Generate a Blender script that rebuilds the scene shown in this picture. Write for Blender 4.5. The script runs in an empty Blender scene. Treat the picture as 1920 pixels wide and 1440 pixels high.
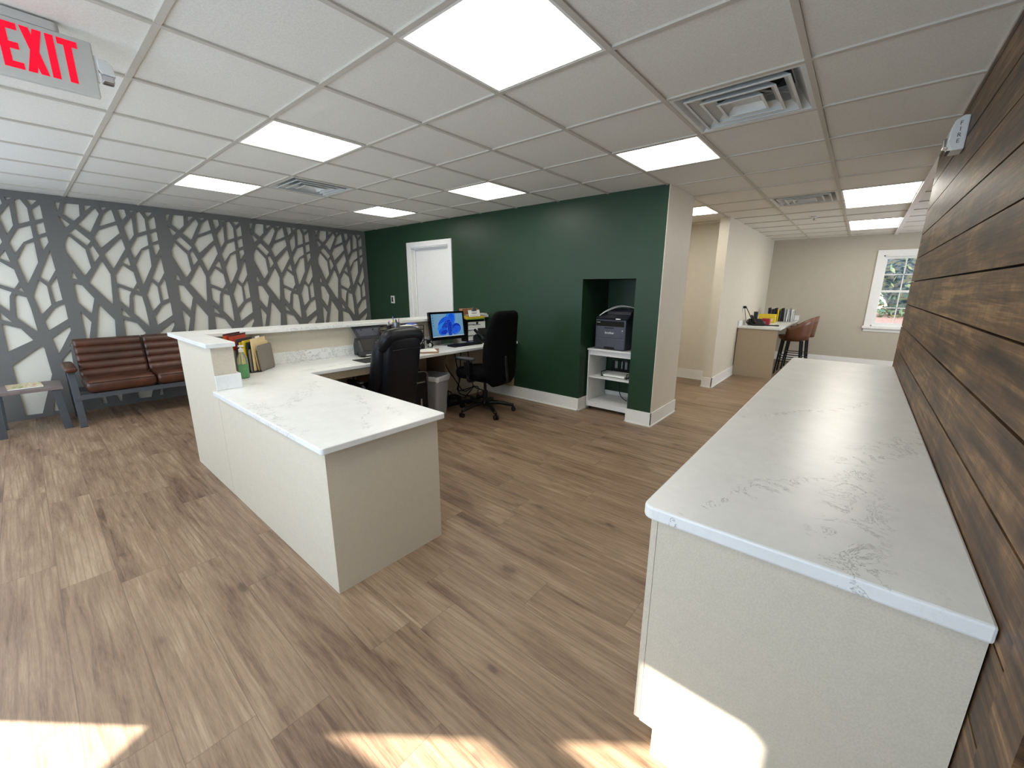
LIGHT = 12
DAY1 = 62
DAY2 = 62
DAY3 = 60
SUN = 45
WORLD = 3.4
EXPO = 0
import bpy, bmesh, math, random
from mathutils import Vector, Matrix
random.seed(7)
S = bpy.context.scene
COL = S.collection
H = 2.3766          # ceiling height
T = 0.6096          # ceiling module

# ---------------------------------------------------------------- materials
def new_mat(name):
    m = bpy.data.materials.new(name); m.use_nodes = True
    nt = m.node_tree
    return m, nt, nt.nodes['Principled BSDF']

def srgb(r, g, b):
    f = lambda c: (c/255/12.92) if c/255 <= .04045 else ((c/255+.055)/1.055)**2.4
    return (f(r), f(g), f(b), 1)

def N(nt, kind, **kw):
    n = nt.nodes.new(kind)
    for k, v in kw.items():
        setattr(n, k, v)
    return n

def coords(nt, scale=(1,1,1), kind='Object', loc=(0,0,0), rot=(0,0,0)):
    tc = N(nt, 'ShaderNodeTexCoord'); mp = N(nt, 'ShaderNodeMapping')
    mp.inputs['Scale'].default_value = scale
    mp.inputs['Location'].default_value = loc
    mp.inputs['Rotation'].default_value = rot
    nt.links.new(tc.outputs[kind], mp.inputs['Vector'])
    return mp.outputs['Vector']

def noise(nt, vec, scale, detail=4, rough=.5, dist=0):
    n = N(nt, 'ShaderNodeTexNoise')
    n.inputs['Scale'].default_value = scale; n.inputs['Detail'].default_value = detail
    n.inputs['Roughness'].default_value = rough; n.inputs['Distortion'].default_value = dist
    if vec is not None: nt.links.new(vec, n.inputs['Vector'])
    return n

def ramp(nt, fac, stops, interp='LINEAR'):
    r = N(nt, 'ShaderNodeValToRGB'); r.color_ramp.interpolation = interp
    e = r.color_ramp.elements
    while len(e) < len(stops): e.new(.5)
    for i, (p, c) in enumerate(stops):
        e[i].position = p; e[i].color = c if len(c) == 4 else (*c, 1)
    nt.links.new(fac, r.inputs['Fac'])
    return r.outputs['Color']

def mix(nt, fac, a, b, mode='MIX'):
    m = N(nt, 'ShaderNodeMix', data_type='RGBA', blend_type=mode)
    for sock, v in ((m.inputs[0], fac), (m.inputs[6], a), (m.inputs[7], b)):
        if hasattr(v, 'is_linked') or hasattr(v, 'links'): nt.links.new(v, sock)
        else: sock.default_value = v
    return m.outputs[2]

def math_(nt, op, a, b=None, c=None):
    m = N(nt, 'ShaderNodeMath', operation=op)
    for i, v in enumerate((a, b, c)):
        if v is None: continue
        if hasattr(v, 'links'): nt.links.new(v, m.inputs[i])
        else: m.inputs[i].default_value = v
    return m.outputs[0]

def bump(nt, bsdf, h, strength=.2, dist=.01):
    b = N(nt, 'ShaderNodeBump'); b.inputs['Strength'].default_value = strength
    b.inputs['Distance'].default_value = dist
    nt.links.new(h, b.inputs['Height']); nt.links.new(b.outputs['Normal'], bsdf.inputs['Normal'])

def plain(name, col, rough=.5, metal=0, vary=.06, scale=30, bmp=0, spec=.5, coat=0):
    m, nt, b = new_mat(name)
    v = coords(nt)
    n = noise(nt, v, scale, 3)
    c0 = tuple(max(0, x*(1-vary)) for x in col[:3])+(1,); c1 = tuple(min(1, x*(1+vary)) for x in col[:3])+(1,)
    nt.links.new(ramp(nt, n.outputs['Fac'], [(.3, c0), (.7, c1)]), b.inputs['Base Color'])
    b.inputs['Roughness'].default_value = rough; b.inputs['Metallic'].default_value = metal
    b.inputs['Specular IOR Level'].default_value = spec
    if coat: b.inputs['Coat Weight'].default_value = coat
    if bmp: bump(nt, b, n.outputs['Fac'], bmp, .002)
    return m

M = {}
M['white'] = plain('white_paint', srgb(226,226,224), .4, vary=.02)
M['trimwhite'] = plain('trim_white', srgb(232,231,226), .35, vary=.02)
M['plasticwhite'] = plain('plastic_white', srgb(214,216,212), .4, vary=.02)
M['signgrey'] = plain('sign_housing', srgb(190,190,184), .45, vary=.02)
M['cream'] = plain('cream_wall_paint', srgb(212,205,190), .42, vary=.02, scale=12, bmp=.05)
M['greige'] = plain('greige_wall_paint', srgb(180,172,156), .5, vary=.02, scale=12, bmp=.05)
M['wallback'] = plain('pale_wall_paint', srgb(222,216,202), .6, vary=.02, scale=12)
M['green'] = plain('dark_green_paint', srgb(34,60,41), .42, vary=.05, scale=6, bmp=.04, spec=.35)
M['charcoal'] = plain('charcoal_paint', srgb(104,106,108), .55, vary=.05, scale=80)
M['black'] = plain('black_plastic', srgb(14,14,16), .45, spec=.35)
M['blackgloss'] = plain('black_gloss', srgb(14,14,16), .15)
M['blackfabric'] = plain('black_fabric', srgb(9,9,11), .95, bmp=.3, scale=400, spec=.12)
M['leather_black'] = plain('black_leather', srgb(12,14,20), .42, bmp=.25, scale=160, spec=.32)
M['darkgrey'] = plain('dark_grey_plastic', srgb(50,51,54), .5)
M['printergrey'] = plain('printer_grey', srgb(74,76,88), .45)
M['printerdark'] = plain('printer_dark', srgb(40,42,50), .4)
M['taupe'] = plain('taupe_plastic', srgb(128,120,112), .55)
M['metal'] = plain('brushed_metal', srgb(150,152,155), .3, .9)
M['chrome'] = plain('chrome', srgb(205,205,208), .12, 1)
M['steelgrey'] = plain('grey_powder_steel', srgb(74,79,84), .45, .2)
M['bin'] = plain('bin_plastic', srgb(160,160,164), .5)
M['bag'] = plain('bin_liner', srgb(226,228,230), .3, vary=.12, scale=60, bmp=.4)
M['paper'] = plain('paper', srgb(236,236,232), .8, vary=.02)
M['yellow'] = plain('yellow_folder', srgb(214,186,40), .6)
M['manila'] = plain('manila_folder', srgb(226,204,158), .7, vary=.03)
M['redfile'] = plain('red_folder', srgb(188,72,44), .6)
M['darkred'] = plain('folder_dark_edge', srgb(58,28,30), .6)
M['purple'] = plain('folder_plum', srgb(60,46,60), .6)
M['folderdark'] = plain('folder_dark_green', srgb(22,40,38), .6)
M['brown'] = plain('clipboard_brown', srgb(140,100,70), .6, scale=200, vary=.15)
M['blue'] = plain('blue_plastic', srgb(40,80,170), .5)
M['teal'] = plain('teal_plastic', srgb(40,150,160), .5)
M['pink'] = plain('pink_plastic', srgb(220,130,160), .5)
M['purplep'] = plain('violet_plastic', srgb(120,90,170), .5)
M['redbox'] = plain('red_box', srgb(160,30,50), .4)
M['tanleather'] = plain('tan_leather', srgb(96,58,36), .4, vary=.18, scale=9, bmp=.15)
M['darkslot'] = plain('dark_gap', srgb(12,12,12), .9)
M['cupboard'] = plain('white_laminate', srgb(228,228,226), .45, vary=.02)
M['tee'] = plain('ceiling_tee_white', srgb(192,187,175), .6, vary=.02)
M['brass'] = plain('tabletop_grey_wood', srgb(112,100,98), .5, vary=.2, scale=14)

def leather_brown():
    m, nt, b = new_mat('brown_leather')
    v = coords(nt)
    n = noise(nt, v, 5, 6, .6); n2 = noise(nt, v, 90, 3)
    c = ramp(nt, n.outputs['Fac'], [(.3, srgb(50,27,17)), (.55, srgb(76,42,27)), (.75, srgb(102,60,38))])
    nt.links.new(c, b.inputs['Base Color']); b.inputs['Roughness'].default_value = .38
    bump(nt, b, n2.outputs['Fac'], .25, .002)
    return m
M['leather'] = leather_brown()

def laminate(name, col):
    m, nt, b = new_mat(name)
    v = coords(nt, (1,1,1))
    n = noise(nt, v, 220, 2, .6); n2 = noise(nt, v, 26, 4, .6)
    f = math_(nt, 'ADD', math_(nt, 'MULTIPLY', n.outputs['Fac'], .75), math_(nt, 'MULTIPLY', n2.outputs['Fac'], .25))
    c0 = tuple(x*.93 for x in col[:3])+(1,); c1 = tuple(min(1, x*1.05) for x in col[:3])+(1,)
    nt.links.new(ramp(nt, f, [(.38, c0), (.62, c1)]), b.inputs['Base Color'])
    b.inputs['Roughness'].default_value = .5
    bump(nt, b, n.outputs['Fac'], .06, .001)
    return m
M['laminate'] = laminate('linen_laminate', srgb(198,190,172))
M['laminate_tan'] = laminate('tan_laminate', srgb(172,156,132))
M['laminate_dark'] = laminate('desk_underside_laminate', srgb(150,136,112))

def quartz(name, segs, seed=0, faint=.35):
    """white stone; crackle veins gathered along the given runs (ax, ay, bx, by, half width)"""
    m, nt, b = new_mat(name)
    v = coords(nt)
    vs_ = coords(nt, loc=(seed, seed*.7, 0))
    nd = noise(nt, vs_, 5, 8, .75)
    w = noise(nt, vs_, 8.5, 10, .70, 1.1)
    a = math_(nt, 'ABSOLUTE', math_(nt, 'SUBTRACT', w.outputs['Fac'], .5))
    line = math_(nt, 'SUBTRACT', 1.0, math_(nt, 'MINIMUM', math_(nt, 'MULTIPLY', a, 75.0), 1.0))
    # wobble the run so its border is ragged
    wob = noise(nt, vs_, 6, 3, .6)
    wv = N(nt, 'ShaderNodeVectorMath', operation='MULTIPLY_ADD'); nt.links.new(wob.outputs['Color'], wv.inputs[0])
    wv.inputs[1].default_value = (.12,.12,0); nt.links.new(v, wv.inputs[2])
    sh = N(nt, 'ShaderNodeVectorMath', operation='SUBTRACT'); nt.links.new(wv.outputs[0], sh.inputs[0]); sh.inputs[1].default_value = (.06,.06,0)
    P = sh.outputs[0]
    total = None
    for ax, ay, bx, by, hw in segs:
        L = math.hypot(bx-ax, by-ay); dx, dy = (bx-ax)/L, (by-ay)/L
        s1 = N(nt, 'ShaderNodeVectorMath', operation='SUBTRACT'); nt.links.new(P, s1.inputs[0]); s1.inputs[1].default_value = (ax, ay, 0)
        dt = N(nt, 'ShaderNodeVectorMath', operation='DOT_PRODUCT'); nt.links.new(s1.outputs[0], dt.inputs[0]); dt.inputs[1].default_value = (dx, dy, 0)
        t = math_(nt, 'MINIMUM', math_(nt, 'MAXIMUM', dt.outputs['Value'], 0.0), L)
        pr = N(nt, 'ShaderNodeVectorMath', operation='SCALE'); pr.inputs[0].default_value = (dx, dy, 0); nt.links.new(t, pr.inputs['Scale'])
        df = N(nt, 'ShaderNodeVectorMath', operation='SUBTRACT'); nt.links.new(s1.outputs[0], df.inputs[0]); nt.links.new(pr.outputs[0], df.inputs[1])
        fl = N(nt, 'ShaderNodeVectorMath', operation='MULTIPLY'); nt.links.new(df.outputs[0], fl.inputs[0]); fl.inputs[1].default_value = (1,1,0)
        ln = N(nt, 'ShaderNodeVectorMath', operation='LENGTH'); nt.links.new(fl.outputs[0], ln.inputs[0])
        k = math_(nt, 'SUBTRACT', 1.0, math_(nt, 'MINIMUM', math_(nt, 'POWER', math_(nt, 'DIVIDE', ln.outputs['Value'], hw*1.5), 2.5), 1.0))
        total = k if total is None else math_(nt, 'MAXIMUM', total, k)
    big = noise(nt, coords(nt, (1, 1, 1), loc=(3.17+seed, .62, 0)), 1.15, 2, .4, .6)
    ba = math_(nt, 'ABSOLUTE', math_(nt, 'SUBTRACT', big.outputs['Fac'], .5))
    band = math_(nt, 'SUBTRACT', 1.0, math_(nt, 'MINIMUM', math_(nt, 'MULTIPLY', ba, 26.0), 1.0))
    band = math_(nt, 'MULTIPLY', band, faint)
    mask = band if total is None else math_(nt, 'MAXIMUM', total, band)
    vein = math_(nt, 'MULTIPLY', line, mask)
    vein = math_(nt, 'MULTIPLY', vein, math_(nt, 'ADD', math_(nt, 'MULTIPLY', nd.outputs['Fac'], 1.7), .0))
    soft = ramp(nt, nd.outputs['Fac'], [(.3, srgb(214,216,214)), (.7, srgb(228,229,227))])
    c = mix(nt, vein, soft, srgb(104,106,106))
    nt.links.new(c, b.inputs['Base Color']); b.inputs['Roughness'].default_value = .30
    b.inputs['Specular IOR Level'].default_value = .42
    return m
RIGHT = [(1.15,-1.83,.68,-1.62,.06),(.68,-1.62,-.03,-1.605,.06),(-.03,-1.605,-.17,-1.65,.035),(.42,-1.53,.28,-1.43,.012),(.28,-1.43,.135,-1.377,.03),
         (.135,-1.377,-.13,-1.25,.010),(1.65,-1.638,1.357,-1.517,.02),(1.357,-1.517,.967,-1.22,.018)]
DESK = [(.15,1.40,-.02,1.16,.045),(-.02,1.16,-.20,.93,.04),(-.33,1.12,-.36,.62,.05),(-.36,.62,-.37,.45,.05),(.19,.83,.05,.52,.025),(.05,.52,-.11,.25,.02),(.17,.50,.13,.30,.022),(.45,2.37,1.0,2.37,.10),(-.24,1.9,-.1,1.6,.03),(.3,1.9,.9,2.0,.03)]
M['quartz'] = quartz('white_quartz', DESK, 1.3)
M['quartz_right'] = quartz('white_quartz_counter', RIGHT, 0, .15)


def floor_mat():
    m, nt, b = new_mat('wood_plank_floor')
    tc = N(nt, 'ShaderNodeTexCoord')
    sep = N(nt, 'ShaderNodeSeparateXYZ'); nt.links.new(tc.outputs['Object'], sep.inputs[0])
    W = .1965; L = 1.22
    u = math_(nt, 'DIVIDE', math_(nt, 'ADD', sep.outputs['X'], .2485), W)
    row = math_(nt, 'FLOOR', u); fu = math_(nt, 'SUBTRACT', u, row)
    wn = N(nt, 'ShaderNodeTexWhiteNoise', noise_dimensions='1D'); nt.links.new(row, wn.inputs['W'])
    vv = math_(nt, 'ADD', math_(nt, 'DIVIDE', sep.outputs['Y'], L), math_(nt, 'MULTIPLY', wn.outputs['Value'], 7.3))
    cell = math_(nt, 'FLOOR', vv); fv = math_(nt, 'SUBTRACT', vv, cell)
    cmb = N(nt, 'ShaderNodeCombineXYZ'); nt.links.new(row, cmb.inputs[0]); nt.links.new(cell, cmb.inputs[1])
    wn2 = N(nt, 'ShaderNodeTexWhiteNoise', noise_dimensions='3D'); nt.links.new(cmb.outputs[0], wn2.inputs['Vector'])
    # offset pattern per plank
    off = N(nt, 'ShaderNodeVectorMath', operation='SCALE'); nt.links.new(wn2.outputs['Color'], off.inputs[0]); off.inputs['Scale'].default_value = 37
    add = N(nt, 'ShaderNodeVectorMath', operation='ADD'); nt.links.new(tc.outputs['Object'], add.inputs[0]); nt.links.new(off.outputs[0], add.inputs[1])
    def mapped(sc):
        mp = N(nt, 'ShaderNodeMapping'); mp.inputs['Scale'].default_value = sc
        nt.links.new(add.outputs[0], mp.inputs['Vector']); return mp.outputs['Vector']
    broad = noise(nt, mapped((5.0, .7, 1)), 1.6, 4, .55, 1.1)
    grain = noise(nt, mapped((24, 1.15, 1)), 2.0, 8, .66, .7)
    fine = noise(nt, mapped((150, 9, 1)), 2.5, 4, .6)
    t = math_(nt, 'ADD', math_(nt, 'MULTIPLY', broad.outputs['Fac'], .42), math_(nt, 'MULTIPLY', grain.outputs['Fac'], .42))
    t = math_(nt, 'ADD', t, math_(nt, 'MULTIPLY', fine.outputs['Fac'], .16))
    t = math_(nt, 'ADD', t, math_(nt, 'MULTIPLY', math_(nt, 'SUBTRACT', wn2.outputs['Value'], .5), .05))
    c = ramp(nt, t, [(.36, srgb(86,66,50)), (.455, srgb(121,98,77)), (.535, srgb(140,117,94)), (.64, srgb(162,139,114))])
    wv = N(nt, 'ShaderNodeTexWave', wave_type='RINGS', rings_direction='SPHERICAL'); wv.inputs['Scale'].default_value = 2.6
    wv.inputs['Distortion'].default_value = 5.0; wv.inputs['Detail'].default_value = 3; wv.inputs['Detail Scale'].default_value = .8
    nt.links.new(mapped((4.5, .55, 1)), wv.inputs['Vector'])
    wl = ramp(nt, wv.outputs['Fac'], [(.80, (0,0,0,1)), (1.0, (1,1,1,1))])
    wmask = ramp(nt, broad.outputs['Fac'], [(.48, (0,0,0,1)), (.56, (1,1,1,1))])
    c = mix(nt, math_(nt, 'MULTIPLY', math_(nt, 'MULTIPLY', wl, wmask), .35), c, srgb(96,74,57))
    # knots: sparse dark ovals
    vo = N(nt, 'ShaderNodeTexVoronoi', feature='F1'); vo.inputs['Scale'].default_value = 1.0
    warp = noise(nt, mapped((9, 6, 1)), 1.5, 3)
    ad2 = N(nt, 'ShaderNodeVectorMath', operation='MULTIPLY_ADD')
    nt.links.new(warp.outputs['Color'], ad2.inputs[0]); ad2.inputs[1].default_value = (.28,.28,0); nt.links.new(mapped((5.2, 2.5, 1)), ad2.inputs[2])
    nt.links.new(ad2.outputs[0], vo.inputs['Vector'])
    kn = ramp(nt, vo.outputs['Distance'], [(.0, (1,1,1,1)), (.07, (.8,.8,.8,1)), (.12, (.3,.3,.3,1)), (.26, (0,0,0,1))])
    gate = N(nt, 'ShaderNodeSeparateColor'); nt.links.new(vo.outputs['Color'], gate.inputs[0])
    g = math_(nt, 'GREATER_THAN', gate.outputs[0], .45)
    kf = math_(nt, 'MULTIPLY', kn, g)
    c = mix(nt, math_(nt, 'MULTIPLY', kf, .75), c, srgb(66,50,40))
    # dark streaks
    st = noise(nt, mapped((9, .55, 1)), 2.0, 3, .5, 1.0)
    sf = ramp(nt, st.outputs['Fac'], [(.62, (0,0,0,1)), (.75, (1,1,1,1))])
    c = mix(nt, math_(nt, 'MULTIPLY', sf, .16), c, srgb(96,72,56))
    # joints
    e1 = math_(nt, 'LESS_THAN', math_(nt, 'MINIMUM', fu, math_(nt, 'SUBTRACT', 1.0, fu)), .0075)
    e2 = math_(nt, 'LESS_THAN', math_(nt, 'MINIMUM', fv, math_(nt, 'SUBTRACT', 1.0, fv)), .0011)
    e = math_(nt, 'MAXIMUM', e1, e2)
    c = mix(nt, math_(nt, 'MULTIPLY', e, .45), c, srgb(72,56,44))
    nt.links.new(c, b.inputs['Base Color'])
    r = math_(nt, 'ADD', math_(nt, 'MULTIPLY', grain.outputs['Fac'], .12), .40)
    nt.links.new(r, b.inputs['Roughness'])
    hh = math_(nt, 'SUBTRACT', math_(nt, 'MULTIPLY', grain.outputs['Fac'], .3), e)
    bump(nt, b, hh, .15, .002)
    return m
M['floor'] = floor_mat()

def plank_wall_mat():
    m, nt, b = new_mat('stained_shiplap')
    tc = N(nt, 'ShaderNodeTexCoord')
    sep = N(nt, 'ShaderNodeSeparateXYZ'); nt.links.new(tc.outputs['Object'], sep.inputs[0])
    row = math_(nt, 'FLOOR', math_(nt, 'DIVIDE', math_(nt, 'ADD', sep.outputs['Z'], .04), .17))
    wn = N(nt, 'ShaderNodeTexWhiteNoise', noise_dimensions='1D'); nt.links.new(row, wn.inputs['W'])
    off = N(nt, 'ShaderNodeVectorMath', operation='SCALE'); nt.links.new(wn.outputs['Color'], off.inputs[0]); off.inputs['Scale'].default_value = 23
    add = N(nt, 'ShaderNodeVectorMath', operation='ADD'); nt.links.new(tc.outputs['Object'], add.inputs[0]); nt.links.new(off.outputs[0], add.inputs[1])
    def mapped(sc):
        mp = N(nt, 'ShaderNodeMapping'); mp.inputs['Scale'].default_value = sc
        nt.links.new(add.outputs[0], mp.inputs['Vector']); return mp.outputs['Vector']
    blot = noise(nt, mapped((1.3, 1, 5)), 1.4, 5, .6, .8)
    grain = noise(nt, mapped((.9, 1, 24)), 2.0, 7, .62, .35)
    fineg = noise(nt, mapped((3, 1, 150)), 1.5, 3, .6)
    cross = noise(nt, mapped((11, 1, 2.2)), 1.5, 3, .55, 1.2)
    t = math_(nt, 'ADD', math_(nt, 'MULTIPLY', blot.outputs['Fac'], .38), math_(nt, 'ADD', math_(nt, 'MULTIPLY', grain.outputs['Fac'], .36), math_(nt, 'MULTIPLY', fineg.outputs['Fac'], .14)))
    t = math_(nt, 'ADD', t, math_(nt, 'MULTIPLY', cross.outputs['Fac'], .12))
    t = math_(nt, 'ADD', t, math_(nt, 'MULTIPLY', math_(nt, 'SUBTRACT', wn.outputs['Value'], .5), .05))
    c = ramp(nt, t, [(.40, srgb(34,23,15)), (.47, srgb(68,48,31)), (.53, srgb(96,71,46)), (.61, srgb(146,114,78))])
    cs = ramp(nt, cross.outputs['Fac'], [(.60, (0,0,0,1)), (.68, (1,1,1,1))])
    c = mix(nt, math_(nt, 'MULTIPLY', cs, .38), c, srgb(52,38,30))
    nt.links.new(c, b.inputs['Base Color']); b.inputs['Roughness'].default_value = .48
    bump(nt, b, grain.outputs['Fac'], .3, .003)
    return m
M['shiplap'] = plank_wall_mat()

def tile_mat():
    m, nt, b = new_mat('ceiling_tile')
    v = coords(nt)
    n = noise(nt, v, 130, 4, .7); n2 = noise(nt, v, 3, 2)
    c = ramp(nt, n.outputs['Fac'], [(.3, srgb(214,212,203)), (.7, srgb(230,228,220))])
    nt.links.new(c, b.inputs['Base Color']); b.inputs['Roughness'].default_value = .85
    bump(nt, b, n.outputs['Fac'], .35, .002)
    return m
M['tile'] = tile_mat()
M['treewall'] = plain('pale_felt_wall', srgb(214,212,200), .8, vary=.03, scale=120)
M['treepanel'] = plain('grey_felt_panel', srgb(106,106,103), .8, vary=.07, scale=140, bmp=.1)

def emit(name, col, strength):
    m = bpy.data.materials.new(name); m.use_nodes = True; nt = m.node_tree
    nt.nodes.clear()
    e = nt.nodes.new('ShaderNodeEmission'); o = nt.nodes.new('ShaderNodeOutputMaterial')
    e.inputs['Color'].default_value = col; e.inputs['Strength'].default_value = strength
    nt.links.new(e.outputs[0], o.inputs[0])
    return m
M['panel_light'] = emit('led_panel', (1, .955, .86, 1), LIGHT)
M['exit_red'] = emit('exit_letters', (1, .012, .04, 1), 1.15)

def screen_mat():
    # bluish grey wallpaper with a gradient; the bloom itself is geometry
    m = bpy.data.materials.new('monitor_picture'); m.use_nodes = True; nt = m.node_tree
    nt.nodes.clear()
    e = nt.nodes.new('ShaderNodeEmission'); o = nt.nodes.new('ShaderNodeOutputMaterial')
    v = coords(nt)
    n = noise(nt, v, 3, 1)
    nt.links.new(ramp(nt, n.outputs['Fac'], [(.3, srgb(96,142,176)), (.7, srgb(128,170,200))]), e.inputs['Color'])
    e.inputs['Strength'].default_value = .8
    nt.links.new(e.outputs[0], o.inputs[0])
    return m
M['screen'] = screen_mat()
M['bloom1'] = emit('bloom_light_blue', srgb(40,130,226), .8)
M['bloom2'] = emit('bloom_mid_blue', srgb(20,84,216), .8)
M['bloom3'] = emit('bloom_deep_blue', srgb(14,44,170), .8)
M['bloomedge'] = emit('bloom_edge', srgb(90,150,250), .8)

def glass(name, col, rough=.02, trans=1.0, ior=1.45):
    m, nt, b = new_mat(name)
    b.inputs['Base Color'].default_value = col; b.inputs['Roughness'].default_value = rough
    b.inputs['Transmission Weight'].default_value = trans; b.inputs['IOR'].default_value = ior
    return m
M['windowglass'] = glass('window_glass', (.95,.98,1,1), 0, 1, 1.05)
M['bottleplastic'] = glass('clear_bottle', (.9,.97,.92,1), .05, .85, 1.2)
M['soap'] = glass('green_soap', srgb(70,205,90), .1, .5, 1.33)

def foliage_mat():
    m, nt, b = new_mat('bush_leaves')
    v = coords(nt); n = noise(nt, v, 1.6, 4, .6)
    nt.links.new(ramp(nt, n.outputs['Fac'], [(.35, srgb(90,130,110)), (.5, srgb(160,186,140)), (.62, srgb(226,216,150))]), b.inputs['Base Color'])
    b.inputs['Roughness'].default_value = .6
    return m
M['leaves'] = foliage_mat()
def core_mat():
    m, nt, b = new_mat('bush_core_haze')
    v = coords(nt, (1,1,1.6)); n = noise(nt, v, 3.4, 7, .75, 1.5)
    nt.links.new(ramp(nt, n.outputs['Fac'], [(.38, srgb(70,104,104)), (.46, srgb(124,156,156)), (.53, srgb(196,212,214)), (.60, srgb(232,230,176))]), b.inputs['Base Color'])  # pale blue and white stops paint bright haze into the leaf colour
    b.inputs['Roughness'].default_value = .9; bump(nt, b, n.outputs['Fac'], 1.0, .3)
    return m
M['leaves_core'] = core_mat()
M['ground'] = plain('red_gravel', srgb(214,160,140), .9, vary=.3, scale=14)

# ---------------------------------------------------------------- mesh helpers
def BM(): return bmesh.new()

def box(bm, x0, x1, y0, y1, z0, z1, mat=None):
    vs = [bm.verts.new(p) for p in ((x0,y0,z0),(x1,y0,z0),(x1,y1,z0),(x0,y1,z0),(x0,y0,z1),(x1,y0,z1),(x1,y1,z1),(x0,y1,z1))]
    if mat is not None:
        for v in vs: v.co = mat @ v.co
    for f in ((3,2,1,0),(4,5,6,7),(0,1,5,4),(1,2,6,5),(2,3,7,6),(3,0,4,7)):
        bm.faces.new([vs[i] for i in f])
    return vs

def tube(bm, pts, r, seg=8, close=False, caps=True):
    pts = [Vector(p) for p in pts]; n = len(pts); rings = []
    up = Vector((0,0,1))
    prev = None
    for i, p in enumerate(pts):
        if close: d = pts[(i+1) % n]-pts[i-1]
        else: d = pts[min(i+1, n-1)]-pts[max(i-1, 0)]
        d.normalize()
        if prev is None:
            a = d.cross(up)
            if a.length < .01: a = d.cross(Vector((1,0,0)))
        else:
            a = prev - d*prev.dot(d)
            if a.length < .001: a = d.cross(up)
        a.normalize(); prev = a; b = d.cross(a)
        rr = r[i] if isinstance(r, (list, tuple)) else r
        rings.append([bm.verts.new(p + (a*math.cos(2*math.pi*k/seg) + b*math.sin(2*math.pi*k/seg))*rr) for k in range(seg)])
    for i in range(n if close else n-1):
        A, B = rings[i], rings[(i+1) % n]
        for k in range(seg):
            bm.faces.new((A[k], A[(k+1) % seg], B[(k+1) % seg], B[k]))
    if caps and not close:
        bm.faces.new(rings[0]); bm.faces.new(rings[-1][::-1])

def lathe(bm, prof, c=(0,0,0), seg=24, caps=True, sx=1, sy=1):
    rings = []
    for r, z in prof:
        rings.append([bm.verts.new((c[0]+r*sx*math.cos(2*math.pi*k/seg), c[1]+r*sy*math.sin(2*math.pi*k/seg), c[2]+z)) for k in range(seg)])
    for A, B in zip(rings, rings[1:]):
        for k in range(seg):
            bm.faces.new((A[k], A[(k+1) % seg], B[(k+1) % seg], B[k]))
    if caps:
        bm.faces.new(rings[0][::-1]); bm.faces.new(rings[-1])

def prism(bm, poly, axis, a, b, mat=None):
    """extrude a 2-D polygon along an axis; poly in the two other axes in order"""
    def P(p, t):
        if axis == 'x': v = Vector((t, p[0], p[1]))
        elif axis == 'y': v = Vector((p[0], t, p[1]))
        else: v = Vector((p[0], p[1], t))
        return mat @ v if mat is not None else v
    A = [bm.verts.new(P(p, a)) for p in poly]; B = [bm.verts.new(P(p, b)) for p in poly]
    n = len(poly)
    bm.faces.new(A); bm.faces.new(B[::-1])
    for i in range(n):
        bm.faces.new((A[i], B[i], B[(i+1) % n], A[(i+1) % n]))

def rrect(x0, x1, y0, y1, r, seg=5):
    out = []
    for cx, cy, a0 in ((x1-r, y0+r, -90), (x1-r, y1-r, 0), (x0+r, y1-r, 90), (x0+r, y0+r, 180)):
        for k in range(seg+1):
            a = math.radians(a0+90*k/seg); out.append((cx+r*math.cos(a), cy+r*math.sin(a)))
    return out

def loft(bm, rings, closed=True, caps=True):
    R = [[bm.verts.new(p) for p in ring] for ring in rings]
    n = len(R[0])
    for A, B in zip(R, R[1:]):
        for k in range(n if closed else n-1):
            bm.faces.new((A[k], A[(k+1) % n], B[(k+1) % n], B[k]))
    if caps: bm.faces.new(R[0][::-1]); bm.faces.new(R[-1])

def obj(name, bm, mat, parent=None, bevel=0, smooth=False, seg=2, subsurf=0, rot=None, loc=None):
    bmesh.ops.recalc_face_normals(bm, faces=bm.faces)
    me = bpy.data.meshes.new(name); bm.to_mesh(me); bm.free()
    mats = mat if isinstance(mat, (list, tuple)) else [mat]
    for mm in mats: me.materials.append(M[mm] if isinstance(mm, str) else mm)
    o = bpy.data.objects.new(name, me); COL.objects.link(o)
    if parent is not None: o.parent = parent
    if loc is not None: o.location = loc
    if rot is not None: o.rotation_euler = rot
    if smooth:
        for p in me.polygons: p.use_smooth = True
    if bevel:
        b = o.modifiers.new('bevel', 'BEVEL'); b.width = bevel; b.segments = seg; b.limit_method = 'ANGLE'; b.angle_limit = math.radians(35)
        b.harden_normals = False
    if subsurf:
        s = o.modifiers.new('sub', 'SUBSURF'); s.levels = subsurf; s.render_levels = subsurf
    return o

def thing(name, label, cat, loc=(0,0,0), rotz=0, group=None):
    o = bpy.data.objects.new(name, None); COL.objects.link(o)
    o.empty_display_size = .1
    o.location = loc; o.rotation_euler = (0,0,rotz)
    o['label'] = label; o['category'] = cat
    if group: o['group'] = group
    return o

def tag(o, label, cat, group=None):
    o['label'] = label; o['category'] = cat
    if group: o['group'] = group
    return o

def struct(name, bm, mat, parent=None, **kw):
    o = obj(name, bm, mat, parent, **kw)
    if parent is None: o['kind'] = 'structure'
    return o

def dup(root, loc=None, rotz=None, label=None):
    r = root.copy(); COL.objects.link(r)
    if loc is not None: r.location = loc
    if rotz is not None: r.rotation_euler = (0,0,rotz)
    if label: r['label'] = label
    for ch in list(root.children):
        c = ch.copy(); COL.objects.link(c); c.parent = r
        for g in list(ch.children):
            d = g.copy(); COL.objects.link(d); d.parent = c
    return r

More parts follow.
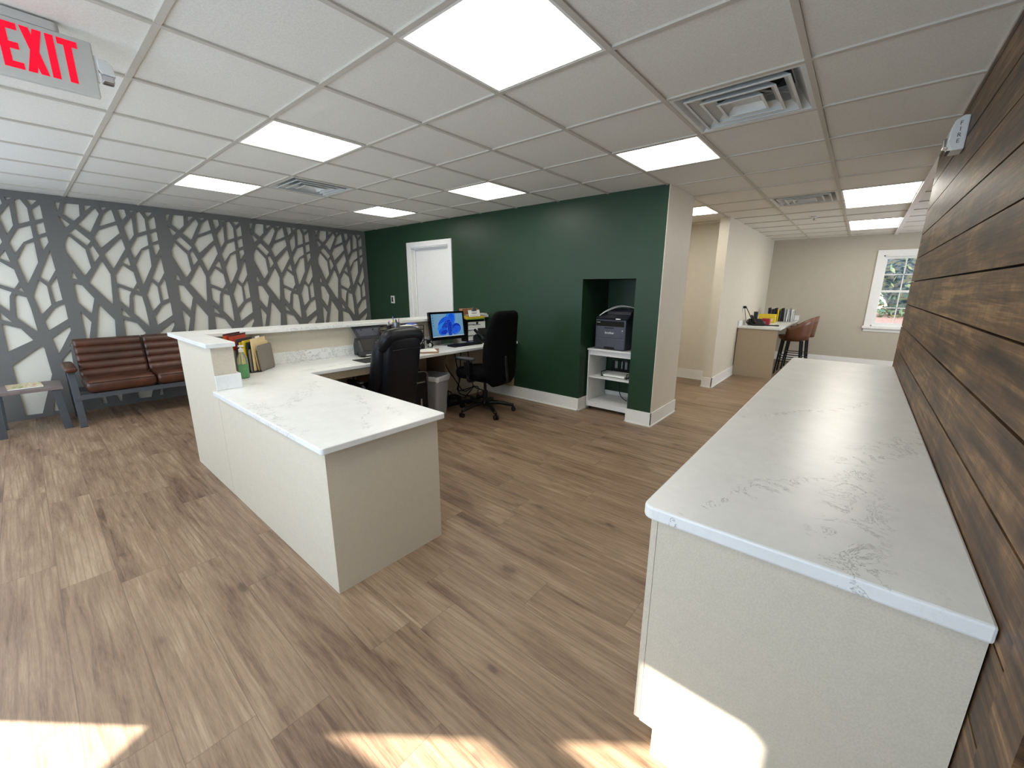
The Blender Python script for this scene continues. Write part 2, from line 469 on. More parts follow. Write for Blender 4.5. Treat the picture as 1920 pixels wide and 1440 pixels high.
def spline(pts, n=8):
    """Catmull-Rom through points"""
    P = [Vector(p) for p in pts]; out = []
    P = [P[0]*2-P[1]] + P + [P[-1]*2-P[-2]]
    for i in range(1, len(P)-2):
        for k in range(n):
            t = k/n
            out.append(.5*((2*P[i]) + (-P[i-1]+P[i+1])*t + (2*P[i-1]-5*P[i]+4*P[i+1]-P[i+2])*t*t + (-P[i-1]+3*P[i]-3*P[i+1]+P[i+2])*t**3))
    out.append(P[-2]); return out

def text_mesh(body, size, mat, name, parent, loc, rot, extrude=.0006, align='CENTER'):
    cu = bpy.data.curves.new(name, 'FONT'); cu.body = body; cu.size = size; cu.extrude = extrude
    cu.align_x = align; cu.align_y = 'CENTER'
    t = bpy.data.objects.new(name, cu)
    COL.objects.link(t)
    bpy.context.view_layer.update()
    me = bpy.data.meshes.new_from_object(t.evaluated_get(bpy.context.evaluated_depsgraph_get()))
    COL.objects.unlink(t); bpy.data.objects.remove(t)
    me.materials.clear(); me.materials.append(M[mat])
    o = bpy.data.objects.new(name, me); COL.objects.link(o)
    o.parent = parent; o.location = loc; o.rotation_euler = rot
    return o

# ================================================================= SETTING
b = BM(); box(b, -2.45, 9.05, -4.1, 5.42, -.05, 0); struct('floor', b, 'floor')

# ceiling: separate tiles of one surface, leaving the vent modules open
VENTS = [(2,-2), (7,-2), (1,4)]
LIGHTS = [(0,-1,1,1),(0,2,1,1),(0,5,1,1),(3,-1,1,1),(3,2,1,1),(3,5,1,1),(7,0,1,1),(7,-3,2,1),(11,-3,2,1),
          (-3,-1,1,1),(-3,2,1,1),(-3,5,1,1),(7,2,1,1)]  # this row is out of view, added to light the near room and hall
lit = set()
for i, j, w, d in LIGHTS:
    for a in range(w):
        for c in range(d): lit.add((i+a, j+c))
b = BM()
for i in range(-4, 15):
    for j in range(-7, 9):
        if (i, j) in VENTS: continue
        z = H+.006 if (i, j) not in lit else H+.03
        box(b, i*T, (i+1)*T, j*T, (j+1)*T, z, H+.06)
struct('ceiling', b, 'tile')
b = BM()
for i in range(-4, 16): box(b, i*T-.012, i*T+.012, -4.27, 5.48, H-.002, H+.012)
for j in range(-7, 10):
    segs = [(-2.44, 9.14)]
    if j == -2: segs = [(-2.44, 9.14)]
    for x0, x1 in segs: box(b, x0, x1, j*T-.012, j*T+.012, H-.0025, H+.012)
struct('ceiling_grid', b, 'tee')
b = BM(); box(b, 3.36, 8.92, -1.864, -1.814, H-.014, H-.002); struct('trim_1', b, 'cupboard')

# walls -----------------------------------------------------------
GX = 2.971
b = BM()
box(b, GX, 3.69, -.02, .241, 0, H+.02)
box(b, GX, 3.69, .241, .862, 1.53, H+.02)
box(b, 3.60, 3.69, .241, .862, 0, 1.53)
box(b, GX, 3.69, .862, 3.09, 0, H+.02)
box(b, GX, 3.69, 3.09, 3.99, 2.035, H+.02)
box(b, 3.20, 3.69, 3.09, 3.99, 0, 2.035)
box(b, GX, 3.69, 3.99, 5.33, 0, H+.02)
struct('wall_green', b, 'green')
b = BM(); box(b, GX+.0005, 3.694, -.026, -.0195, 0, H+.02); box(b, 3.69, 3.696, -.026, 2.6, 0, H+.02)
struct('wall_column', b, 'cream')
b = BM(); box(b, -2.4, 3.0, 5.285, 5.40, 0, H+.02); struct('wall_back', b, 'treewall')
b = BM()
box(b, 5.26, 8.95, -.03, .095, 0, H+.02)
struct('wall_partition', b, 'cream')
b = BM(); box(b, 5.74, 5.86, .095, 2.7, 0, H+.02); box(b, 3.69, 5.86, 2.6, 2.7, 0, H+.02)
struct('wall_hall', b, 'cream')
FX = 8.92
b = BM()
WY0, WY1, WZ0, WZ1 = -2.62, -1.742, .775, 2.022
box(b, FX, FX+.14, -4.05, WY0, 0, H+.02); box(b, FX, FX+.14, WY1, .1, 0, H+.02)
box(b, FX, FX+.14, WY0, WY1, 0, WZ0); box(b, FX, FX+.14, WY0, WY1, WZ1, H+.02)
struct('wall_far', b, 'greige')
b = BM(); box(b, 3.30, 9.05, -4.1, -4.0, 0, H+.02); box(b, 3.24, 3.34, -4.05, -1.95, 0, H+.02); struct('wall_side', b, 'greige')
# shiplap wall: boards with open shadow gaps over a dark backing
b = BM()
z = -.04
rnd = random.Random(3)
while z < H:
    z0 = max(z+.0035, 0); z1 = min(z+.17-.0035, H+.01)
    if z1 > z0:
        box(b, -.185, 3.36, -1.84, -1.82-rnd.uniform(0,.0015), z0, z1)
        box(b, -2.4, -.310, -1.84, -1.82, z0, z1)
    z += .17
box(b, -.306, -.189, -1.84, -1.812, 0, H+.01)
struct('wall_right', b, 'shiplap')
b = BM(); box(b, -2.4, 3.355, -1.95, -1.838, 0, H+.02); struct('wall_right_backing', b, 'darkslot')
# left (entrance) wall with the sidelight the sun comes through
b = BM()
SY0, SY1, SZ = 1.315, 1.632, 2.10
box(b, -2.32, -2.30, -1.95, SY0, 0, H+.02); box(b, -2.32, -2.30, SY1, 5.40, 0, H+.02); box(b, -2.32, -2.30, SY0, SY1, SZ, H+.02)
box(b, -2.36, -2.32, -1.95, SY0-.06, 0, H+.02); box(b, -2.36, -2.32, SY1+.06, 5.40, 0, H+.02)
struct('wall_left', b, 'greige')
b = BM()
box(b, -2.318, -2.302, SY0, SY1, 1.54, 1.66)
prism(b, [(1.632,.985),(1.632,1.10),(SY0,1.10),(SY0,.86),(1.42,.89)], 'x', -2.318, -2.302)
prism(b, [(1.632,1.112),(1.632,1.27),(1.47,1.325),(SY0,1.34),(SY0,1.112)], 'x', -2.318, -2.302)
box(b, -2.318, -2.302, SY0, SY1, 0, .02)
struct('sun_shaping_bars', b, 'steelgrey')  # unseen bars, outlines made up to shape the sun patches on the floor
def lamp_frame(name, x, y0, y1, z0, z1):  # window-style frame added around a daylight lamp; the wall behind is solid
    b = BM()
    w = .07
    box(b, x, x+.03, y0-w, y1+w, z1, z1+w); box(b, x, x+.04, y0-w, y1+w, z0-w, z0)
    box(b, x, x+.03, y0-w, y0, z0, z1); box(b, x, x+.03, y1, y1+w, z0, z1)
    n = max(1, round((y1-y0)/1.0))
    for k in range(1, n):
        c = y0+(y1-y0)*k/n; box(b, x, x+.03, c-.02, c+.02, z0, z1)
    return struct(name, b, 'trimwhite')
lamp_frame('lamp_frame_right', -2.30, -1.6, 1.05, .45, 2.1)
lamp_frame('lamp_frame_left', -2.30, 2.0, 4.9, .45, 2.1)

# skirting ---------------------------------------------------------
def skirting(name, runs, h=.15):
    """runs: (x0,y0,x1,y1,nx,ny) wall line and the direction it faces"""
    b = BM()
    for x0, y0, x1, y1, nx, ny in runs:
        for t, z0, z1 in ((.011, 0, h), (.020, 0, .014)):
            xa, xb = sorted((x0, x1)); ya, yb = sorted((y0, y1))
            if nx: box(b, min(x0, x0+nx*t), max(x0, x0+nx*t), ya, yb, z0, z1)
            else: box(b, xa, xb, min(y0, y0+ny*t), max(y0, y0+ny*t), z0, z1)
    return struct(name, b, 'trimwhite')
skirting('baseboard_green', [(GX,.862,GX,3.01,-1,0),(GX,4.07,GX,5.27,-1,0),(GX,-.04,GX,.241,-1,0),(3.60,.241,3.60,.862,-1,0),(GX-.011,.241,3.6,.241,0,1),(GX-.011,.862,3.6,.862,0,-1)])
skirting('baseboard_column', [(GX-.011,-.026,3.696,-.026,0,-1),(3.696,-.037,3.696,2.6,1,0)])
skirting('baseboard_partition', [(5.26,-.041,5.26,.095,-1,0),(5.249,-.03,6.54,-.03,0,-1),(5.26,.095,5.74,.095,0,1),(5.74,.095,5.74,2.6,-1,0),(3.7,2.6,5.73,2.6,0,-1)])
skirting('baseboard_far', [(FX,-4.0,FX,-.03,-1,0),(6.6,-.03,FX-.02,-.03,0,-1)], .16)

# door in the green wall -------------------------------------------
b = BM()
w = .075
box(b, GX-.016, GX, 3.09-w, 3.09, 0, 2.035+w); box(b, GX-.016, GX, 3.99, 3.99+w, 0, 2.035+w); box(b, GX-.016, GX, 3.09, 3.99, 2.035, 2.035+w)
for y0, y1 in ((3.09, 3.105), (3.975, 3.99)): box(b, GX, 3.2, y0, y1, 0, 2.035)
box(b, GX, 3.2, 3.105, 3.975, 2.02, 2.035)
box(b, 3.03, 3.045, 3.105, 3.125, 0, 2.02); box(b, 3.03, 3.045, 3.955, 3.975, 0, 2.02); box(b, 3.03, 3.045, 3.125, 3.955, 2.0, 2.02)
d = struct('door_1', b, 'white')
b = BM(); box(b, 3.05, 3.09, 3.107, 3.973, .01, 2.018); struct('door_leaf', b, 'white', d)
b = BM(); lathe(b, [(.026,0),(.026,.008)], (0,0,0), 20); tube(b, [(0,0,.005),(0,0,.05)], .01); tube(b, [(0,0,.05),(0,.1,.05)], .009)
obj('door_handle', b, 'metal', d, rot=(0,-math.pi/2,0), loc=(3.05, 3.17, .95), smooth=False)

# far window --------------------------------------------------------
b = BM(); c = .088
box(b, FX-.018, FX, WY1, WY1+c, WZ0-.0, WZ1+c); box(b, FX-.018, FX, WY0-c, WY0, WZ0, WZ1+c); box(b, FX-.018, FX, WY0, WY1, WZ1, WZ1+c)
for y0, y1 in ((WY1-.02, WY1), (WY0, WY0+.02)): box(b, FX, FX+.12, y0, y1, WZ0, WZ1)
box(b, FX, FX+.12, WY0, WY1, WZ1-.02, WZ1); box(b, FX, FX+.12, WY0, WY1, WZ0, WZ0+.02)
wdw = struct('window_1', b, 'trimwhite')
b = BM(); box(b, FX-.055, FX, WY0-c-.02, WY1+c+.02, WZ0-.045, WZ0-.02+.02); box(b, FX-.016, FX, WY0-c, WY1+c, WZ0-.10, WZ0-.045)
struct('window_sill', b, 'trimwhite', wdw, bevel=.004)
def sash(name, x, z0, z1):
    b = BM(); y0, y1 = WY0+.02, WY1-.02; s = .04
    box(b, x, x+.03, y0, y0+s, z0, z1); box(b, x, x+.03, y1-s, y1, z0, z1)
    box(b, x, x+.03, y0+s, y1-s, z0, z0+s); box(b, x, x+.03, y0+s, y1-s, z1-s, z1)
    for k in (1,2):
        yy = y0+s+(y1-y0-2*s)*k/3; box(b, x+.006, x+.024, yy-.008, yy+.008, z0+s, z1-s)
    zz = (z0+z1)/2; box(b, x+.006, x+.024, y0+s, y1-s, zz-.008, zz+.008)
    o = struct(name, b, 'trimwhite', wdw)
    b = BM(); box(b, x+.013, x+.017, y0+s, y1-s, z0+s, z1-s); struct('window_pane', b, 'windowglass', o)
sash('lower_sash', FX+.04, WZ0+.02, 1.42); sash('upper_sash', FX+.075, 1.38, WZ1-.02)

b = BM(); box(b, -2.6, 9.3, -4.3, 18, H+.42, 19); struct('upper_sun_blocker', b, 'darkgrey')  # unseen tall mass added to keep the sun off the bush
# outside the far window: gravel bed and a bush ----------------------
b = BM(); prism(b, [(9.2,-.4),(45,-.4),(45,.5),(17,.45),(9.2,-.05)], 'y', -30, 10); struct('ground', b, 'ground')
bush = thing('bush', 'green and yellow leafy bush outside the far window', 'bush', (20.5, -6.0, -.15)); bush.scale = (1.35,1.35,1.35)
rb = random.Random(5)
b = BM()
for k in range(15000):
    th = rb.uniform(0, 6.283); rr = rb.random()**.5; hz = rb.random()
    R = 3.0*math.sqrt(max(.02, 1-(hz*.92)**2))*(.82+.18*math.sin(3*th+4*hz))
    p = Vector((R*rr*math.cos(th)*.6, R*rr*math.sin(th)*1.5, .25+hz*5.2))
    q = Vector((rb.gauss(0,1), rb.gauss(0,1), rb.gauss(0,1))).normalized(); s = Vector((rb.gauss(0,1), rb.gauss(0,1), rb.gauss(0,1))).cross(q).normalized()
    L = rb.uniform(.05,.13); Wd = L*.4
    vs = [b.verts.new(p-q*L), b.verts.new(p+s*Wd), b.verts.new(p+q*L), b.verts.new(p-s*Wd)]
    b.faces.new(vs)
obj('foliage', b, 'leaves', bush)
b = BM(); bmesh.ops.create_icosphere(b, subdivisions=4, radius=1)
for v in b.verts:
    q = v.co.normalized(); k = 1+.10*math.sin(7*q.x+3*q.z)+.08*math.sin(11*q.y-5*q.z)+.05*rb.uniform(-1,1)
    v.co = Vector((q.x*1.2*k, q.y*3.9*k, 2.55+q.z*2.7*k))
obj('inner_foliage', b, 'leaves_core', bush)
b = BM()
for k in range(7):
    a = k*.9; tube(b, spline([(0,0,0),(.2*math.cos(a),.3*math.sin(a),1.2),(.6*math.cos(a),1.3*math.sin(a),3.0)], 4), [.06]*4+[.05]*4+[.02], 6)
obj('trunk', b, 'brown', bush)

# tree-branch cut-out panels on the back wall ------------------------
POLYS = [[(0.037,2.31),(0.08,2.311),(0.049,2.218),(0.038,2.231)],[(0.113,2.311),(0.223,2.313),(0.211,2.196),(0.15,2.129),(0.082,2.193)],[(0.255,2.308),(0.321,2.312),(0.251,2.239)],[(0.042,2.176),(0.118,2.096),(0.074,2.05)],[(0.346,2.301),(0.369,2.234),(0.261,2.014),(0.178,2.099)],[(0.385,2.308),(0.443,2.311),(0.397,2.266)],[(0.482,2.306),(0.497,2.17),(0.344,2.095),(0.404,2.238)],[(0.531,2.307),(0.596,2.311),(0.602,2.245),(0.549,2.176)],[(0.626,2.311),(0.675,2.307),(0.632,2.275)],[(0.648,2.249),(0.637,2.036),(0.578,1.939),(0.557,2.11)],[(0.729,2.306),(0.765,2.224),(0.76,2.094),(0.672,2.053),(0.687,2.286)],[(0.766,2.307),(0.846,2.309),(0.792,2.246)],[(0.861,2.278),(0.859,2.131),(0.793,2.105),(0.79,2.208)],[(0.857,2.096),(0.856,1.99),(0.792,1.957),(0.79,2.062)],[(0.856,1.954),(0.857,1.891),(0.799,1.792),(0.793,1.925)],[(0.148,2.058),(0.254,1.931),(0.214,1.875),(0.097,2.002)],[(0.083,1.98),(0.195,1.836),(0.208,1.637),(0.141,1.541),(0.037,1.804),(0.04,1.882)],[(0.257,1.892),(0.299,1.774),(0.24,1.69),(0.224,1.849)],[(0.502,2.134),(0.513,2.042),(0.322,1.856),(0.286,1.97),(0.33,2.053)],[(0.517,1.994),(0.535,1.868),(0.391,1.625),(0.338,1.791)],[(0.758,2.051),(0.755,1.926),(0.68,1.878),(0.597,1.753),(0.579,1.867),(0.658,2.007)],[(0.753,1.887),(0.746,1.677),(0.631,1.443),(0.6,1.687),(0.683,1.855)],[(0.539,1.792),(0.555,1.658),(0.483,1.709)],[(0.852,1.811),(0.858,1.601),(0.781,1.464),(0.73,1.529)],[(0.309,1.726),(0.359,1.567),(0.324,1.213),(0.163,1.473)],[(0.476,1.682),(0.566,1.596),(0.577,1.474),(0.532,1.399),(0.395,1.468),(0.397,1.557)],[(0.055,1.595),(0.078,1.505),(0.034,1.515),(0.037,1.555)],[(0.579,1.427),(0.593,1.363),(0.552,1.391)],[(0.854,1.535),(0.856,1.282),(0.792,1.254),(0.789,1.432)],[(0.039,1.459),(0.104,1.439),(0.177,1.293),(0.128,1.114),(0.038,1.251)],[(0.394,1.43),(0.509,1.367),(0.487,1.324),(0.46,1.163),(0.391,1.262)],[(0.532,1.343),(0.601,1.31),(0.611,1.192),(0.616,0.934),(0.493,1.107),(0.515,1.299)],[(0.715,1.496),(0.766,1.428),(0.764,1.229),(0.674,1.124),(0.648,1.326)],[(0.04,1.15),(0.11,1.023),(0.048,0.781),(0.033,0.779)],[(0.202,1.228),(0.311,1.036),(0.252,0.524),(0.051,0.528)],[(0.389,1.175),(0.459,1.052),(0.387,1.088)],[(0.385,1.042),(0.504,0.985),(0.568,0.857),(0.375,0.753)],[(0.865,1.242),(0.863,1.07),(0.693,0.949),(0.685,1.055),(0.781,1.196)],[(0.865,0.995),(0.862,0.939),(0.726,0.683),(0.706,0.864)],[(0.613,0.787),(0.631,0.767),(0.637,0.465),(0.494,0.043),(0.37,0.047),(0.375,0.598)],[(0.858,0.825),(0.864,0.793),(0.818,0.759)],[(0.828,0.726),(0.819,0.592),(0.813,0.489),(0.756,0.513),(0.738,0.616)],[(0.624,0.236),(0.617,0.047),(0.575,0.048)],[(0.033,0.244),(0.074,0.237),(0.087,0.046),(0.048,0.048)],[(0.137,0.266),(0.25,0.26),(0.216,0.047),(0.196,0.048)]]
def panel_mesh():
    cu = bpy.data.curves.new('tree_panel', 'CURVE'); cu.dimensions = '2D'; cu.fill_mode = 'BOTH'; cu.extrude = .006
    def add(pts):
        s = cu.splines.new('POLY'); s.points.add(len(pts)-1); s.use_cyclic_u = True
        for p, q in zip(s.points, pts): p.co = (q[0], q[1], 0, 1)
    add([(0,.0),(.9325,.0),(.9325,2.374),(0,2.374)])
    for p in POLYS: add(p)
    t = bpy.data.objects.new('tmp', cu); COL.objects.link(t); bpy.context.view_layer.update()
    me = bpy.data.meshes.new_from_object(t.evaluated_get(bpy.context.evaluated_depsgraph_get()))
    COL.objects.unlink(t); bpy.data.objects.remove(t)
    me.transform(Matrix.Rotation(math.pi/2, 4, 'X'))
    me.materials.clear(); me.materials.append(M['treepanel'])
    return me
pm = panel_mesh()
PL = ['tall grey branch cut-out wall panel behind the small side table, leftmost',
      'tall grey branch cut-out wall panel behind the left half of the brown sofa',
      'tall grey branch cut-out wall panel above the raised corner of the reception desk',
      'tall grey branch cut-out wall panel fourth from the left, above the desk ledge',
      'tall grey branch cut-out wall panel meeting the dark green wall at the corner']
for k in range(5):
    o = bpy.data.objects.new('tree_panel', pm); COL.objects.link(o)
    o.location = (-1.663+.9325*k-.0, 5.268, 0)
    if k == 4: o.scale = ((GX-.002-(-1.663+.9325*4))/.9325, 1, 1)
    tag(o, PL[k], 'wall panel', 'tree branch panels on the back wall')

# ceiling lights ------------------------------------------------------
LL = {(0,-1):'large square glowing ceiling panel nearest the camera, top centre',
      (0,2):'square glowing ceiling panel above the raised desk end, second in the left row',
      (0,5):'square glowing ceiling panel closest to the grey branch wall on the left',
      (3,-1):'square glowing ceiling panel just in front of the green wall end, beside the near vent',
      (3,2):'small square glowing ceiling panel near the top middle of the green wall',
      (3,5):'small square glowing ceiling panel above the white door by the far corner',
      (7,0):'glowing ceiling panel in the hall behind the cream column, partly hidden',
      (7,-3):'long glowing ceiling panel over the far room, nearer one beside the plank wall',
      (11,-3):'long glowing ceiling panel above the far window, farther of the two',
      (-3,-1):'added square fill-light panel beside the entrance, outside the left edge',
      (7,2):'added hidden ceiling panel brightening the hall behind the green wall', (-3,2):'added out-of-view fill-light panel left of the exit sign', (-3,5):'added out-of-view fill-light panel over the side table'}
for i, j, w, d in LIGHTS:
    t = thing('ceiling_light', LL[(i,j)], 'ceiling light', (i*T+w*T/2, j*T+d*T/2, H), 0, 'flat panel ceiling lights')
    hx, hy = w*T/2-.012, d*T/2-.012
    b = BM(); f = .014
    for x0,x1,y0,y1 in ((-hx,hx,-hy,-hy+f),(-hx,hx,hy-f,hy),(-hx,-hx+f,-hy+f,hy-f),(hx-f,hx,-hy+f,hy-f)): box(b,x0,x1,y0,y1,-.001,.026)
    obj('frame', b, 'trimwhite', t)
    b = BM(); box(b, -hx+f, hx-f, -hy+f, hy-f, .006, .012); obj('diffuser', b, 'panel_light', t)

# ceiling vents: stepped square cones over a dark duct -----------------
VL = {(2,-2):'white square ceiling vent with stepped cones, large one near the plank wall',
      (7,-2):'white square ceiling vent farther off over the far room',
      (1,4):'white square ceiling vent between the lights on the left'}
def make_vent():
    t = thing('ceiling_vent', 'x', 'air vent', (0,0,0), 0, 'square ceiling vents')
    h = T/2-.012
    def ring(b, r0, z0, r1, z1, th=.003):
        A = [(-r0,-r0,z0),(r0,-r0,z0),(r0,r0,z0),(-r0,r0,z0)]; B = [(-r1,-r1,z1),(r1,-r1,z1),(r1,r1,z1),(-r1,r1,z1)]
        A2 = [(x*(1-th/r0) , y*(1-th/r0), z+th) for x,y,z in A]; B2 = [(x*(1-th/max(r1,.01)), y*(1-th/max(r1,.01)), z+th) for x,y,z in B]
        V = [[b.verts.new(p) for p in q] for q in (A,B,B2,A2)]
        for m in range(4):
            P, Q = V[m], V[(m+1)%4]
            for k in range(4): b.faces.new((P[k],P[(k+1)%4],Q[(k+1)%4],Q[k]))
    b = BM()
    for x0,x1,y0,y1 in ((-h,h,-h,-h+.02),(-h,h,h-.02,h),(-h,-h+.02,-h+.02,h-.02),(h-.02,h,-h+.02,h-.02)): box(b,x0,x1,y0,y1,-.001,.006)
    ring(b, h-.02, .0, h-.095, .11)
    obj('frame', b, 'plasticwhite', t)
    for r0, r1, z0, z1 in ((.235,.190,-.004,.034),(.170,.128,-.006,.030),(.104,.068,-.008,.024)):
        b = BM(); ring(b, r0, z0, r1, z1)
        for e0,e1,e2,e3 in ((-r0,r0,-r0,-r0+.013),(-r0,r0,r0-.013,r0),(-r0,-r0+.013,-r0+.013,r0-.013),(r0-.013,r0,-r0+.013,r0-.013)): box(b,e0,e1,e2,e3,z0-.003,z0)
        if r0 < .11: box(b, -.067,.067,-.067,.067,.024,.027)
        obj('cone', b, 'plasticwhite', t)
    b = BM(); tube(b, [(-.2,-.2,.07),(.2,.2,.07)], .006, 6); tube(b, [(-.2,.2,.07),(.2,-.2,.07)], .006, 6)
    obj('brace', b, 'plasticwhite', t)
    b = BM(); lathe(b, [(.165,.09),(.165,.3)], seg=32); obj('duct', b, 'darkslot', t)
    b = BM()
    for x0,x1,y0,y1 in ((-.305,.305,-.305,-.20),(-.305,.305,.20,.305),(-.305,-.20,-.2,.2),(.20,.305,-.2,.2)): box(b,x0,x1,y0,y1,.095,.10)
    box(b,-.305,.305,-.305,.305,.3,.31)
    obj('plenum', b, 'trimwhite', t)
    return t
v0 = make_vent()
for k, (i, j) in enumerate(VENTS):
    o = v0 if k == 0 else dup(v0)
    o.location = ((i+.5)*T, (j+.5)*T, H); o['label'] = VL[(i,j)]

# smoke detector / sprinkler cover
t = thing('sprinkler_head', 'small round white sprinkler on the ceiling of the far room', 'sprinkler', (5.975,-.895,H))
b = BM(); lathe(b, [(.045,-.002),(.040,-.008),(.016,-.012)], seg=24); obj('escutcheon', b, 'trimwhite', t, smooth=True)
b = BM(); tube(b, [(0,0,-.01),(0,0,-.035)], .007); lathe(b, [(.018,-.040),(.018,-.036)], seg=12); obj('nozzle', b, 'metal', t)

# ================================================================= EXIT SIGN
t = thing('exit_sign', 'white EXIT sign with glowing red letters hanging from the ceiling', 'exit sign', (-.90,.88,2.25))
ox, oz = -.90, 2.25
X = lambda x: x-ox
b = BM(); prism(b, [(X(-1.062),2.157-oz),(X(-.765),2.157-oz),(X(-.765),2.346-oz),(X(-1.062),2.346-oz)], 'y', 0, .028)
obj('housing', b, 'signgrey', t, bevel=.004)
b = BM(); prism(b, rrect(X(-1.0),X(-.845),.0,.045,.018), 'z', 2.346-oz, H-.002-oz); obj('canopy', b, 'signgrey', t)
def letter(polys, nm='letter'):
    b = BM()
    for p in polys: prism(b, [(X(x), z-oz) for x, z in p], 'y', -.0012, .001)
    obj(nm, b, 'exit_red', t)
zb, zt = 2.187, 2.329
R4 = lambda x0,x1,z0,z1: [(x0,z0),(x1,z0),(x1,z1),(x0,z1)]
letter([R4(-1.003,-.982,zb,zt), R4(-.982,-.956,zt-.021,zt), R4(-.982,-.960,(zb+zt)/2-.0105,(zb+zt)/2+.0105), R4(-.982,-.956,zb,zb+.021)])
letter([[(-.949,zt),(-.927,zt),(-.896,zb),(-.918,zb)], [(-.918,zt),(-.896,zt),(-.927,zb),(-.949,zb)]])
letter([R4(-.8885,-.8675,zb,zt)])
letter([R4(-.860,-.807,zt-.021,zt), R4(-.844,-.823,zb,zt-.021)])
b = BM(); box(b, .135, .142, .004, .024, -.035, .055); obj('side_bracket', b, 'plasticwhite', t)
b = BM(); prism(b, [(.142,.045),(.165,.05),(.185,.035),(.192,-.002),(.150,-.002),(.142,.01)], 'y', .0, .05); obj('lamp_head', b, 'plasticwhite', t, bevel=.003)
b = BM(); box(b, .150, .186, .004, .040, -.03, -.002); obj('lamp_lens', b, 'chrome', t, bevel=.004)

# fire alarm strobe on the plank wall
t = thing('fire_alarm', 'white fire alarm strobe mounted high on the brown plank wall', 'fire alarm', (2.10,-1.82,2.19))
b = BM(); prism(b, [(0,-.075),(.0,.078),(.022,.082),(.050,.062),(.062,.02),(.062,-.04),(.045,-.075)], 'x', -.065, .065)
obj('case', b, 'plasticwhite', t, bevel=.005)
b = BM(); prism(b, [(.056,-.055),(.074,-.05),(.078,-.012),(.062,-.005)], 'x', -.03, .03); obj('strobe_lens', b, 'chrome', t, bevel=.003)
b = BM(); box(b, -.04,.04, .048,.060,-.0775,-.070); obj('lower_grille', b, 'darkgrey', t)
for k, ch in enumerate('FIRE'):
    text_mesh(ch, .026, 'darkgrey', 'letter', t, (-.0656,.028,.045-.027*k), (math.pi/2,0,-math.pi/2), .0003)

# thermostat
t = thing('thermostat', 'small white thermostat on the dark green wall left of the door', 'thermostat', (GX,4.525,1.23))
b = BM(); box(b, -.022,0,-.045,.045,-.062,.062); obj('case', b, 'plasticwhite', t, bevel=.006)
b = BM(); box(b, -.024,-.021,-.026,.022,-.038,.042); obj('display', b, 'darkgrey', t)

# ================================================================= RECEPTION DESK
DX0, DX1, DY0 = -.37, .262, .155
t = thing('reception_desk', 'beige L-shaped reception desk with a raised outer wall, on the wood floor', 'reception desk', (0,0,0))
b = BM(); box(b, DX0, DX0+.018, DY0+.018, 1.6528, 0, .724); obj('side_panel', b, 'laminate', t)
b = BM(); box(b, DX0, DX1, DY0, DY0+.0175, 0, .724); obj('end_panel', b, 'laminate', t)
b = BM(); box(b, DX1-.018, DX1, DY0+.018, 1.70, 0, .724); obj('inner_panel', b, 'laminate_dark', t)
b = BM(); box(b, DX0-.0008, -.243, 1.653, 2.513, 0, 1.044); box(b, -.243, GX-.001, 2.385, 2.513, 0, 1.044)
obj('raised_wall', b, 'laminate', t)
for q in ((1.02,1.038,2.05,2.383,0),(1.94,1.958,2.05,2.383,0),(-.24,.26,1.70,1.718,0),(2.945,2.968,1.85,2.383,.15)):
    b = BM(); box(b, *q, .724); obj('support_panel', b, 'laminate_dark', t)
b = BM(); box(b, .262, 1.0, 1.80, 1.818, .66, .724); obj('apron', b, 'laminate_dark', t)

def slab(poly, z0, z1, name, mat, label, cat, bev=.004, round_at=None, r=.03):
    b = BM()
    out = []
    n = len(poly)
    for i, p in enumerate(poly):
        if round_at and i in round_at:
            a = Vector(poly[i-1]).to_3d(); c = Vector(poly[(i+1) % n]).to_3d(); q = Vector(p).to_3d()
            u1 = (a-q).normalized(); u2 = (c-q).normalized(); o = q+u1*r+u2*r
            for k in range(6):
                th = k/5*math.pi/2; d = -u2*math.cos(th)-u1*math.sin(th); v = o+d*r; out.append((v.x, v.y))
        else: out.append(p)
    prism(b, out, 'z', z0, z1)
    return tag(obj(name, b, mat, None, bevel=bev), label, cat)
slab([(-.396,.128),(.302,.128),(.302,1.79),(2.969,1.79),(2.969,2.384),(-.242,2.384),(-.242,1.6525),(-.396,1.6525)], .7245, .755, 'worktop', 'quartz',
     'white veined stone worktop of the reception desk, lower L-shaped level', 'worktop', round_at=(0,1), r=.018)
slab([(-.405,1.60),(-.240,1.60),(-.240,2.312),(2.969,2.312),(2.969,2.645),(-.405,2.645)], 1.0445, 1.075, 'counter_ledge', 'quartz',
     'raised white stone ledge along the top of the reception desk wall', 'counter ledge')
b = BM(); box(b, -.372, -.2235, 1.636, 1.6515, .7555, .857); box(b, -.2425, -.223, 1.652, 2.364, .7555, .857); box(b, -.2425, 2.969, 2.3645, 2.3845, .7555, .857)
tag(obj('backsplash', b, 'quartz', None, bevel=.002), 'low white stone upstand behind the reception desk worktop', 'backsplash')

